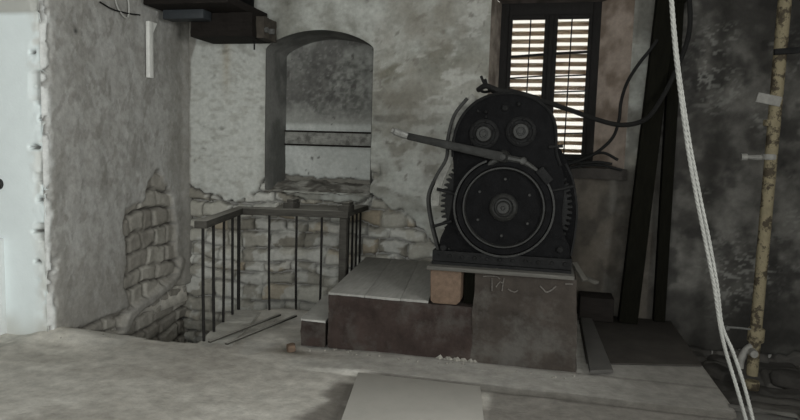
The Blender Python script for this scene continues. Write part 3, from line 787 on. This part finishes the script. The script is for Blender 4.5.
lk.build('brake_linkage', mat('link_iron', (.045, .045, .043), .5, .3, var=.4, scale=22, bump=.2, spec=.2), mc, smooth=True)
pd = MB(); a = math.radians(41)
ca, sa = math.cos(a), math.sin(a)
f = lambda r, t, y: (DC[0] + r * ca - t * sa, y, DC[1] + r * sa + t * ca)
pd.hexa([f(.335, -.06, 4.54), f(.40, -.06, 4.54), f(.40, -.06, 4.61), f(.335, -.06, 4.61), f(.335, .06, 4.54), f(.40, .06, 4.54), f(.40, .06, 4.61), f(.335, .06, 4.61)])
pd.build('brake_shoe', M['iron2'], mc, bevel=.006)
pv = MB(); pv.lathe([(.05, 4.62), (.05, 4.56), (.043, 4.545), (.03, 4.53), (.02, 4.515), (0, 4.512)], (J.x, J.z), 24); pv.build('pivot', M['rim'], mc, smooth=True)
T0, T1 = PY(407, 136, 4.50), PY(503, 157, 4.53)
lv = MB(); n = 8
lv.hexa([T0 + Vector(q) for q in ((0, -.014, -.026), (0, .014, -.026))] + [T1 + Vector(q) for q in ((0, .012, -.036), (0, -.012, -.036))] + [T0 + Vector(q) for q in ((0, -.014, .026), (0, .014, .026))] + [T1 + Vector(q) for q in ((0, .012, .034), (0, -.012, .034))]); 
lever = lv.build('brake_lever', M['lever'], mc, bevel=.006)
tp = MB(); t0 = PY(392, 130.5, 4.498); t1 = PY(408, 136.2, 4.50)
tp.tube([t0, t0.lerp(t1, .12), t0.lerp(t1, .2), t0.lerp(t1, .75), t1], [.02, .02, .028, .03, .024], 10); tp.build('lever_tip', M['tip'], lever)['label'] = 'bare bright steel tip'
# two bearing caps
for (px, py) in ((484, 134), (521, 131.5)):
    c_ = PY(px, py, 4.6); c2 = (c_.x, c_.z)
    bc = MB(); bc.lathe([(.108, 4.616), (.108, 4.600), (.100, 4.592), (.084, 4.590), (.080, 4.600), (.06, 4.600), (.058, 4.578), (.05, 4.568), (.030, 4.566), (.028, 4.574), (.018, 4.574), (.016, 4.556), (0, 4.554)], c2, 36)
    cap = bc.build('bearing_cap', M['iron2'], mc, smooth=True)
    q = MB(); q.lathe([(.062, 4.602), (.060, 4.576), (.052, 4.566), (.032, 4.564), (.030, 4.572), (.020, 4.572), (.018, 4.552), (0, 4.55)], c2, 32); q.build('cap_hub', M['rim'], cap, smooth=True)
    for k in range(6):
        a = .3 + k * PI / 3; q = MB(); q.lathe([(.012, 4.604), (.012, 4.584), (.008, 4.58), (0, 4.58)], (c2[0] + .086 * math.cos(a), c2[1] + .086 * math.sin(a)), 6); q.build('bolt', M['iron2'], cap)
for (px, py, r) in ((478, 111, .014), (486, 112, .014), (486, 117, .011), (505, 108, .026), (519, 104, .016), (443, 248, .028), (449, 249, .012), (560, 250, .026)):
    c_ = PY(px, py, 4.6); q = MB(); q.lathe([(r, 4.617), (r, 4.602), (r * .7, 4.594), (0, 4.592)], (c_.x, c_.z), 10); q.build('bolt', M['iron2'], mc, smooth=True)
# guard straps and their rods
def strap(pix, y0, y1, th, name, m):
    pts = spline([PY(x, y, 4.62) for x, y in pix], 5); b = MB(); vs = []; fs = []
    for i, p in enumerate(pts):
        t = (pts[min(i + 1, len(pts) - 1)] - pts[max(i - 1, 0)]); nn = Vector((t.z, 0, -t.x)).normalized() * th / 2
        for s_, y in ((-1, y0), (1, y0), (1, y1), (-1, y1)): vs.append((p.x + s_ * nn.x, y, p.z + s_ * nn.z))
    for i in range(len(pts) - 1):
        for k in range(4): fs.append((i * 4 + k, i * 4 + (k + 1) % 4, i * 4 + 4 + (k + 1) % 4, i * 4 + 4 + k))
    e_ = (len(pts) - 1) * 4; fs += [(0, 1, 2, 3), (e_ + 3, e_ + 2, e_ + 1, e_)]
    b.add(vs, fs); return b.build(name, m, mc)
strap([(467, 98), (454, 115), (447.5, 138), (446, 158), (436, 176), (428, 195), (429, 214), (434, 237), (439.5, 255)], 4.62, 4.70, .020, 'guard_strap', mat('strap_iron', (.03, .03, .029), .7, .1, var=.4, scale=16, spec=.12))
strap([(474, 96), (463, 106), (455, 119), (451, 135), (450, 150), (447, 163), (440, 178), (436, 192), (434, 206)], 4.655, 4.675, .055, 'side_cover', mat('dust_coated_cover', (.17, .168, .155), .9, var=.45, scale=14))
strap([(566, 164), (570, 172), (574, 184), (577, 210), (575, 235), (571, 256)], 4.63, 4.70, .014, 'guard_strap', M['iron2'])
for a_, b_ in (((437, 189), (456, 194)), ((433, 226.5), (452, 221)), ((551, 191), (575, 186)), ((549, 147), (563, 146))):
    q = MB(); q.tube([PY(*a_, 4.615), PY(*b_, 4.605)], .0125, 8); q.build('tie_rod', M['iron2'], mc, smooth=True)

# ------------------------------------------------------------------ railing round the stairwell
RZ = .965
ra, rb, rc, rd = Vector((-2.56, 4.34, RZ)), Vector((-2.77, 5.34, RZ)), Vector((-1.82, 5.57, RZ)), Vector((-1.83, 6.26, RZ))
rl = thing('railing', (-2.3, 5.3, 0), 'dark iron railing with weathered wooden handrail around the stairwell', 'railing')
up_ = Vector((0, 0, 1))
def rail(a, b, w, h, dz=0): return MB().bar(a + up_ * dz, b + up_ * dz, w, h)
rail(ra - (rb - ra).normalized() * .04, rb, .10, .062).build('handrail', M['rail_wood'], rl, bevel=.01)
rail(rb + Vector((-.05, .02, 0)), rc + Vector((.05, .0, 0)), .15, .065).build('handrail', M['rail_wood'], rl, bevel=.01)
rail(rc + Vector((0, -.03, 0)), rd, .10, .055).build('handrail', M['rail_wood'], rl, bevel=.01)
# wide plank shelf behind the front rail, towards the niche
b = MB(); d_ = (rc - rb); n_ = Vector((-d_.y, d_.x, 0)).normalized(); rb0 = rb; rb = rb.lerp(rc, .30)
b.hexa([rb + n_ * .07 - up_ * .02, rc + n_ * .07 - up_ * .02, rc + n_ * .56 - up_ * .02, rb + n_ * .56 - up_ * .02, rb + n_ * .07 + up_ * .02, rc + n_ * .07 + up_ * .02, rc + n_ * .56 + up_ * .02, rb + n_ * .56 + up_ * .02])
b.build('shelf_plank', M['rail_wood'], rl, bevel=.006); rb = rb0
def post(p, z0, r=.011, name='baluster'):
    b = MB(); b.tube([(p.x + random.uniform(-.012, .012), p.y, z0), (p.x, p.y, .4), (p.x, p.y, RZ - .02)], r, 8); b.build(name, M['bar'], rl, smooth=True)
for t in (.02, .27, .55, .80): post(ra.lerp(rb, t), .035, .012)
post(rb, .0, .016)
for t in (.29, .55, .79): post(rb.lerp(rc, t), .02)
for t in (.22, .42, .62, .82): post(rc.lerp(rd, t), -.1)
MB().box((rc.x - .035, rc.y - .03, -.1), (rc.x + .035, rc.y + .04, RZ - .02)).build('corner_post', M['rail_wood'], rl, bevel=.008)
for q0, q1, lab in (((209, 341), (280, 316), 'thin dark lath lying beside the foot of the railing, nearer the bars'), ((226, 343), (296, 317), 'thin dark lath lying on the floor, farther from the railing bars')):
    a_, b_ = PZ(*q0, .05), PZ(*q1, .05); a_.z = .042; b_.z = .062
    q = MB(); q.bar(a_, b_, .028, .016); tag(q.build('lath', M['rail_wood'], bevel=.003), lab, 'lath', 'laths by the railing')
# low kerb the bars stand on
k_ = rough_box('kerb', (0, 0, 0), (1, .1, .06), mat('mortar', (.36, .35, .32), .9, var=.2, scale=8, bump=.5), None, .05, .012, 6, 9, shape=lambda p: tuple(ra.lerp(rb, p.x) * 1.0 + Vector((p.y * 2.6 - .03, 0, p.z * .65 * min(1, p.x * 5) - RZ - .012))), loc=(-2.66, 4.8, -.01))
tag(k_, 'rough mortar kerb along the foot of the railing left of the platform', 'kerb')
for (px, py, wx, lab) in ((290, 208, .10, 'small dark wooden block on the railing shelf below the niche, left one'), (345, 211, .10, 'small dark wooden block on the railing shelf by the corner post')):
    p = PZ(px, py, RZ + .03)
    b = MB(); b.box((p.x - wx / 2, p.y - .05, RZ + .0275), (p.x + wx / 2, p.y + .13, RZ + .085)); b.box((p.x - .015, p.y - .045, RZ + .085), (p.x + wx / 2, p.y + .1, RZ + .115))
    tag(b.build('wooden_block', M['rail_wood'], bevel=.006), lab, 'block', 'wooden blocks on the railing')

# board nailed across the niche
b = MB(); z0 = PY(325, 146, YN - .04).z; z1 = PY(325, 131.5, YN - .04).z
x0 = NX0 + .012; x1 = NX1 - .01
b.box((x0, YN - .05, z0 + .016), (x1, YN - .022, z1 - .014)); 
nb = b.build('niche_board', M['niche_wood'], bevel=.004); tag(nb, 'whitewashed wooden board fixed across the arched niche', 'board')
for zz in (z0 + .005, z1 - .004):
    q = MB(); q.box((x0, YN - .056, zz - .009), (x1, YN - .02, zz + .009)); q.build('batten', M['timber_dark'], nb)

# ------------------------------------------------------------------ things lying on the floor
tl, tr, bl, br = PZ(358, 377), PZ(480, 391), PZ(343, 420), PZ(483, 420)
ext = lambda a, b_, k: a + (b_ - a) * k
FZ = .012
b = MB(); c4 = [tl, tr, ext(tr, br, 1.9), ext(tl, bl, 1.5)]
b.zprism([(p.x, p.y) for p in c4], FZ, FZ + .022)
tag(b.build('floor_board', M['board'], bevel=.003), 'pale grey rectangular board lying flat on the floor in front of the pedestal', 'board')
b = MB(); sc = [(.36, 4.76), (1.205, 4.98), (1.205, YB - .06), (.36, YB - .06)]
b.zprism(sc, .035, .047); tag(b.build('floor_sheet', M['sheet'], bevel=.003), 'dark sheet covering the floor right of the pedestal below the window', 'sheet')
b = MB(); b.zprism([(p.x, p.y) for p in (PZ(590, 372.5, .06), PZ(613, 371.5, .06), PZ(590, 315, .06), PZ(580, 316, .06))], .0475, .075)
tag(b.build('floor_plank', M['plank_grey'], bevel=.003), 'narrow grey plank lying on the dark sheet beside the pedestal', 'plank')
b = MB(); p = PY(617, 300, YB - .2)
b.box((.36, YB - .33, .048), (p.x - .035, YB - .06, .27))
tag(b.build('timber_sleeper', M['timber_dark'], bevel=.012), 'squat dark timber baulk on the floor under the window, behind the machine', 'timber')
for (q0, q1, lab) in (((574, 263), (585, 281), 'short pale stick sloping off the right end of the plank under the machine'), ((580, 275), (597, 283), 'short flat stick of wood beside the right end of the pedestal')):
    a_, b_ = PY(*q0, 5.1), PY(*q1, 4.98 if q0[0] < 570 else 5.0)
    q = MB(); q.bar(a_, b_, .05, .022); tag(q.build('wood_stick', mat('grey_stick', (.085, .08, .07), .9), bevel=.003), lab, 'stick', 'sticks by the pedestal')
# leaning post and upright post
p0, p1 = PY(629, 308, 6.04), PY(671, -40, 6.04)
d_ = (p1 - p0).normalized(); p0 = p0 - d_ * ((p0.z - .05) / d_.z); p1 = p0 + d_ * ((ZC - .03 - p0.z) / d_.z)
b = MB(); b.bar(p0, p1, .165, .12, (0, 1, 0)); lp = b.build('leaning_post', M['timber_black'], bevel=.008)
tag(lp, 'thick black wooden post leaning right between window and white rope', 'post')
q0, q1 = PY(658.5, 322, 6.2), PY(680, -40, 6.2)
d_ = (q1 - q0).normalized(); q0 = q0 - d_ * ((q0.z - .05) / d_.z); q1 = q0 + d_ * ((ZC - .005 - q0.z) / d_.z)
b = MB(); b.bar(q0, q1, .10, .10, (0, 1, 0)); b.bar(q0 + d_ * 2.9, q0 + d_ * 2.97, .13, .12, (0, 1, 0))
tag(b.build('upright_post', M['timber_black'], bevel=.006), 'narrower black upright post just right of the leaning post', 'post')

# ------------------------------------------------------------------ cables
def cable(name, pts, r, m, label, cat='cable', n=8, group=None):
    b = MB(); b.tube(spline(pts, 8), r, n); return tag(b.build(name, m, smooth=True), label, cat, group)
D = lambda *q: PY(*q)
cable('thick_cable', [D(478, 90, 4.75), D(486, 86, 4.7), D(500, 91, 4.66), D(520, 96, 4.70), D(545, 102, 4.85), D(570, 110, 5.05), D(595, 119, 5.3), D(622, 125, 5.5), D(646, 119, 5.7), D(662, 98, 5.85), D(676, 70, 5.9), D(688, 38, 5.9), D(690, 10, 5.9), D(686, -30, 5.9)],
      .020, M['cable2'], 'thick cable sagging from the machine top across the window to the posts')
cable('loose_cable', [D(657, 40, 5.93), D(650, 50, 5.92), D(638, 65, 5.95), D(627, 83, 6.0), D(621, 102, 6.05), D(619, 120, 6.08), D(613, 137, 6.08), D(600, 150, 6.1), D(586, 158, 6.12), D(566, 165, 6.12)],
      .015, M['cable'], 'black cable hanging from the leaning post down to the window sill')
for i, pts in enumerate(([(481, 76), (486, 86), (497, 92), (512, 93), (532, 97)], [(485, 79), (489, 89), (500, 95), (516, 97), (538, 103)], [(478, 88), (484, 92), (496, 90), (515, 91), (540, 98)])):
    zz = [D(x, y, 4.88 + .035 * i) for x, y in pts]
    cable('cable_end', zz, .011, M['cable2'], ['frayed cable end curling up highest over the machine top', 'loose cable end lying in the middle on the machine top', 'lowest cable end looped over the left shoulder of the machine'][i], group='cable ends on the machine')
for i, pts in enumerate(([(563, 158), (576, 160), (590, 155), (604, 153), (618, 160)], [(562, 170), (580, 166), (600, 165), (622, 170)], [(565, 162), (582, 163), (598, 162), (612, 164)])):
    cable('sill_cable', [D(x, y, 6.2 - .03 * i) for x, y in pts], .014, M['cable'], 'black cable in the tangle lying on the window sill', group='cables on the window sill')

# white rope, two strands
def rope(pix, y, ph):
    pts = spline([D(a, b_, y) for a, b_ in pix], 14); return pts
b = MB()
sA = [(669, -45), (671, 0), (675, 50), (681, 100), (688, 150), (696, 195), (705, 240), (714, 285), (720, 325), (726, 352), (736, 385), (746, 420), (752, 446), (751, 462)]
sB = [(670, -45), (672, 0), (676.5, 50), (683, 100), (691, 150), (699.7, 195), (709, 240), (717, 285), (722, 325), (733, 352), (744, 385), (753, 420), (759, 446), (764, 462)]
for s_, y in ((sA, 3.20), (sB, 3.215)):
    base = rope(s_, y, 0); m_ = []
    for i in range(len(base) - 1):
        for k in range(3): m_.append(base[i].lerp(base[i + 1], k / 3))
    for j in range(3):
        pts = []
        m_ = m_ if m_[-1].z < .02 else m_ + [Vector((m_[-1].x + .004, y - .01, .05)), Vector((m_[-1].x + .03, y - .05, .016)), Vector((m_[-1].x + .1, y - .12, .014))]
        for i, p in enumerate(m_):
            a = i * .42 + j * 2 * PI / 3
            pts.append(p + Vector((math.cos(a), math.sin(a), 0)) * .0040)
        b.tube(pts, .0052, 6)
tag(b.build('rope', M['rope'], smooth=True), 'pale doubled rope hanging in front of the black posts at right', 'rope')

# ------------------------------------------------------------------ cream pipe at right
yp = 5.5
pp = thing('water_pipe', (1.70, yp, PITR + .15), 'cream pipe with flaking paint standing at the right edge of the picture', 'pipe')
a0, a1 = D(752, 375, yp), D(787, -25, yp)
b = MB(); b.tube([a0, a0.lerp(a1, .3), a0.lerp(a1, .6), a1 + Vector((0, 0, .75))], [.043, .045, .046, .05], 18); b.build('pipe_shaft', M['pipe'], pp, smooth=True)
def collar(px, py, r, h, m, name):
    p = D(px, py, yp); b = MB(); b.tube([p + Vector((0, 0, -h / 2)), p + Vector((0, 0, -h / 2 + .008)), p + Vector((0, 0, h / 2 - .008)), p + Vector((0, 0, h / 2))], [r * .9, r, r, r * .9], 18); return b.build(name, m, pp, smooth=True)
collar(771, 123, .055, .05, M['pipe'], 'pipe_coupling'); collar(769, 157, .056, .045, M['clamp'], 'pipe_clamp')
collar(756, 335, .062, .11, M['pipe'], 'pipe_coupling'); collar(752, 385, .055, .07, M['pipe'], 'pipe_foot')
q = MB(); q.tube([D(741, 157, yp + .02), D(747, 157, yp + .02)], [.03, .028], 10); q.tube([D(747, 157, yp + .02), D(758, 157.5, yp), D(768, 157, yp)], [.014, .022, .02], 8); q.build('wall_hook', M['clamp'], pp, smooth=True)
q = MB(); q.bar(D(757, 97, yp - .05), D(781, 102, yp - .05), .012, .075, (0, 0, 1)); q.build('flat_strap', M['clamp'], pp, bevel=.003)
q = MB(); q.bar(D(774, 52, yp - .06), D(815, 49, yp - .06), .03, .045); q.build('bracket_arm', M['iron2'], pp, bevel=.003)
q = MB(); q.tube(spline([D(753, 345, yp), D(746, 350, yp - .03), D(741, 360, yp - .05), D(740, 368, yp - .05)], 4), [.028] * 13, 10); q.lathe([(0, yp - .12), (.03, yp - .115), (.034, yp - .05)], (D(750, 350, yp).x, D(750, 350, yp).z), 10); q.build('tap', M['clamp'], pp, smooth=True)
q = MB(); q.tube([D(726, 327, yp - .02), D(740, 328, yp - .02), D(757, 330, yp - .02)], .009, 6); q.lathe([(.0, yp - .05), (.018, yp - .045), (.018, yp + .0)], (D(726, 327, yp).x, D(726, 327, yp).z), 8); q.build('tie_wire', M['dusty'], pp)
# stones in the gap
lst = [(700, 350, .30, .12), (775, 350, .30, .13), (718, 372, .26, .12), (788, 380, .28, .14), (735, 398, .22, .10)]
def stone(name, c, s, m, seed):
    bm = bmesh.new(); bmesh.ops.create_icosphere(bm, subdivisions=3, radius=.5)
    for v in bm.verts:
        p = v.co; q = Vector([math.copysign(abs(t * 2) ** .55 * .5, t) for t in p])
        q += mnoise.noise_vector(p * 3 + Vector((seed * 5.1, seed, 0))) * .10
        v.co = Vector((q.x * s[0], q.y * s[1], (q.z + .45) * s[2]))
    me = bpy.data.meshes.new(name); bm.to_mesh(me); bm.free(); me.materials.append(m)
    for p in me.polygons: p.use_smooth = True
    o = bpy.data.objects.new(name, me); C.objects.link(o); o.location = c; o.rotation_euler = (0, 0, seed * .7)
    return o
labs = ['sooty stone in the gap beside the corner of the dark sheet', 'sooty stone in the gap just right of the pipe tap', 'sooty stone in the gap left of the rope, in front', 'sooty stone in the gap at the right picture edge', 'small sooty stone in the gap in front of the pipe foot']
for i, (px, py, w_, h_) in enumerate(lst):
    p = PZ(px, py, PITR + .12); tag(stone('rubble_stone', (p.x, p.y, PITR + .06), (w_, w_ * .7, h_), M['stone_dk'], i + 1), labs[i], 'stone', 'stones in the gap by the pipe')
# crumbs and lumps
p = PZ(291, 351); tag(stone('brick_fragment', (p.x, p.y, .0), (.09, .07, .06), M['timber_brown'], 3), 'small brown brick fragment on the floor by the step', 'brick')
b = MB()
def crumbs(px0, px1, pyf, n, smin, smax, zf=.0):
    for _ in range(n):
        px = random.uniform(px0, px1) if px0 != 440 else min(475, max(436, random.gauss(456, 9))); p = PZ(px, pyf(px) + random.uniform(-2, 2.5), zf); s = random.uniform(smin, smax)
        r = [Vector((random.uniform(-1, 1), random.uniform(-1, 1), random.uniform(0, .9))) * s for _ in range(6)]
        b.add([p + Vector((s, 0, 0)), p + Vector((-s, .1 * s, 0)), p + Vector((0, s, 0)), p + Vector((0, -s, 0)), p + Vector((.2 * s, .1 * s, s * .9)), p + Vector((-.3 * s, -.2 * s, s * .6))],
              [(0, 2, 4), (2, 1, 5), (2, 5, 4), (1, 3, 5), (3, 0, 4), (3, 4, 5), (0, 3, 1, 2)])
crumbs(440, 470, lambda x: 358 + (x - 455) * .1, 70, .010, .034, .03)
crumbs(300, 580, lambda x: 347.5 + (x - 300) *   .112, 40, .004, .014, .03)
crumbs(60, 120, lambda x: 336, 22, .004, .012, .03)
crumbs(200, 300, lambda x: 343 - (x - 200) * .28, 12, .004, .012, .03)
o = b.build('plaster_crumbs', M['crumb']); tag(o, 'loose pale plaster crumbs along the foot of the pedestal and walls', 'crumbs', kind='stuff')

# ------------------------------------------------------------------ shelf with machinery high in the left corner
ys_ = 6.0
sf = thing('wall_shelf', (-3.3, 6.0, 2.64), 'dark wooden shelf of heavy beams high in the left corner', 'shelf')
def pbar(p, q, y, w, h): return MB().bar(D(*p, y), D(*q, y), w, h)
zt = lambda py: D(210, py, ys_).z
b = MB(); b.box((XL + .0, 5.40, zt(17)), (-2.92, 6.24, zt(9.5))); b.build('top_plank', M['timber_dark'], sf, bevel=.008)
b = MB(); b.box((XL + .06, 5.62, zt(26)), (-3.30, 5.78, zt(17.2))); b.build('front_beam', mat('blue_black_paint', (.035, .04, .045), .6), sf, bevel=.008)
rough_box('back_beam', (XL + .25, 5.80, zt(40)), (-2.88, 6.24, zt(17.2)), M['timber_dark'], sf, .05, .012, 6, 2)
rough_box('beam_end', (-2.90, 5.9, zt(40)), (-2.80, 6.2, zt(19)), mat('worm_eaten_wood', (.055, .047, .038), .9), sf, .03, .016, 8, 4)
for dx_, y_ in ((-.0, 5.93), (.06, 6.02)):
    q = MB(); q.tube([(-2.82 + dx_ * .4, y_, zt(32)), (-2.77 + dx_ * .4, y_, zt(32))], .028, 6); q.build('nut', M['dusty'], sf)
q = MB(); q.tube([(-2.95, 6.0, zt(41)), (-2.95, 6.0, zt(50))], .008, 6); q.build('nail', M['iron2'], sf)
pm = thing('pulley_motor', (-3.3, 5.95, zt(9.5)), 'dark pulley wheel and housing on the high corner shelf, cut by the picture top', 'machine')
q = MB(); q.lathe([(0, 5.72), (.05, 5.70), (.07, 5.72), (.16, 5.735), (.19, 5.715), (.22, 5.72), (.22, 5.82), (.19, 5.825), (0, 5.82)], (-3.18, zt(9.5) + .225), 40); q.build('pulley_wheel', M['dusty'], pm, smooth=True)
q = MB(); q.box((-3.74, 5.66, zt(9.5) + .001), (-3.50, 6.1, zt(9.5) + .3)); q.build('housing', M['iron'], pm, bevel=.02)
q = MB(); q.box((-3.3, 5.84, zt(9.5) + .001), (-3.02, 6.15, zt(9.5) + .3)); q.build('bearing_block', M['iron'], pm, bevel=.02)
q = MB(); q.tube([(-3.5, 5.9, zt(9.5) + .225), (-3.1, 5.9, zt(9.5) + .225)], .03, 10); q.build('shaft', M['rim'], pm, smooth=True)
# white strip below it
XS = XL - .05 * (5.5 - YW) + .03
a_, b_ = PX(147.5, 26, XS), PX(147.5, 78, XS)
sp_ = MB(); sp_.box((XS + .01, a_.y - .045, b_.z), (XS + .05, a_.y + .02, a_.z + .04)); ws = sp_.build('white_strip', M['strip'], bevel=.004)
tag(ws, 'narrow white painted wooden strip hanging on the left wall below the shelf', 'strip')
q = MB(); c1 = PX(149, 34, XS); XL0 = XL; XL = XS; q.hexa([(XL + .012, a_.y, c1.z), (XL + .045, a_.y, c1.z), (XL + .045, a_.y + .02, c1.z), (XL + .012, a_.y + .02, c1.z), (XL + .012, a_.y, a_.z + .04), (XL + .045, a_.y, a_.z + .04), (XL + .045, a_.y + .09, a_.z + .04), (XL + .012, a_.y + .09, a_.z + .04)])
q.build('brace', M['strip'], ws); XL = XL0
w1 = [(113, -12), (118, 8), (127, 18), (129, 6), (126, -10)]
cable('wall_wire', [PX(x, y, XL + .04 - .04) for x, y in w1], .007, M['wire'], 'pale thin wire looping on the left wall beside the shelf', 'wire', 6)
cable('wall_wire', [PX(x, y, XL + .0) for x, y in [(100, 2), (112, 9), (126, 13), (140, 15)]], .007, M['cable'], 'dark thin wire running along the left wall into the shelf', 'wire', 6)
# black knob on the white wall
p = D(0, 184, YW)
q = MB(); q.lathe([(.045, YW - .001), (.045, YW - .02), (.025, YW - .03), (.025, YW - .05), (.04, YW - .06), (.042, YW - .085), (.03, YW - .1), (0, YW - .102)], (p.x - .01, p.z), 20)
tag(q.build('knob', M['black'], smooth=True), 'round black knob on the white wall at the left picture edge', 'knob')

# ------------------------------------------------------------------ light: overcast daylight through the openings
w = bpy.data.worlds.new('sky'); bpy.context.scene.world = w; w.use_nodes = True
bg = w.node_tree.nodes['Background']; bg.inputs['Color'].default_value = (1.0, .955, .87, 1); bg.inputs['Strength'].default_value = 1.05
def area(name, loc, size, sy, power, target, col, spread=PI):
    l = bpy.data.lights.new(name, 'AREA'); l.shape = 'RECTANGLE'; l.size = size; l.size_y = sy; l.energy = power; l.color = col; l.spread = spread
    o = bpy.data.objects.new(name, l); C.objects.link(o); o.location = loc
    o.rotation_euler = (Vector(target) - Vector(loc)).to_track_quat('-Z', 'Y').to_euler(); return o
area('daylight', ((RX0 + RX1) / 2, -2.66, (RZ0 + RZ1) / 2), RX1 - RX0, RZ1 - RZ0, 190, ((RX0 + RX1) / 2 + .0, 5, (RZ0 + RZ1) / 2 - .2), (.955, 1.0, .985))
area('daylight_side', (3.37, SY0 * .5 + SY1 * .5, 2.0), SY1 - SY0, 1.7, 200, (-3, SY0 * .5 + SY1 * .5 + 1.2, 1.6), (.985, 1.0, .965))

cam = bpy.data.cameras.new('camera'); co = bpy.data.objects.new('camera', cam); C.objects.link(co)
cam.sensor_width = 36; cam.lens = FPX * 36 / 800; cam.clip_start = .05
co.matrix_world = Matrix(((RC.x, UC.x, -FW.x, EYE.x), (RC.y, UC.y, -FW.y, EYE.y), (RC.z, UC.z, -FW.z, EYE.z), (0, 0, 0, 1)))
sc = bpy.context.scene
sc.camera = co
sc.view_settings.view_transform = 'Standard'; sc.view_settings.look = 'None'; sc.view_settings.gamma = 1.0
sc.view_settings.use_curve_mapping = False; sc.view_settings.exposure = 0.0
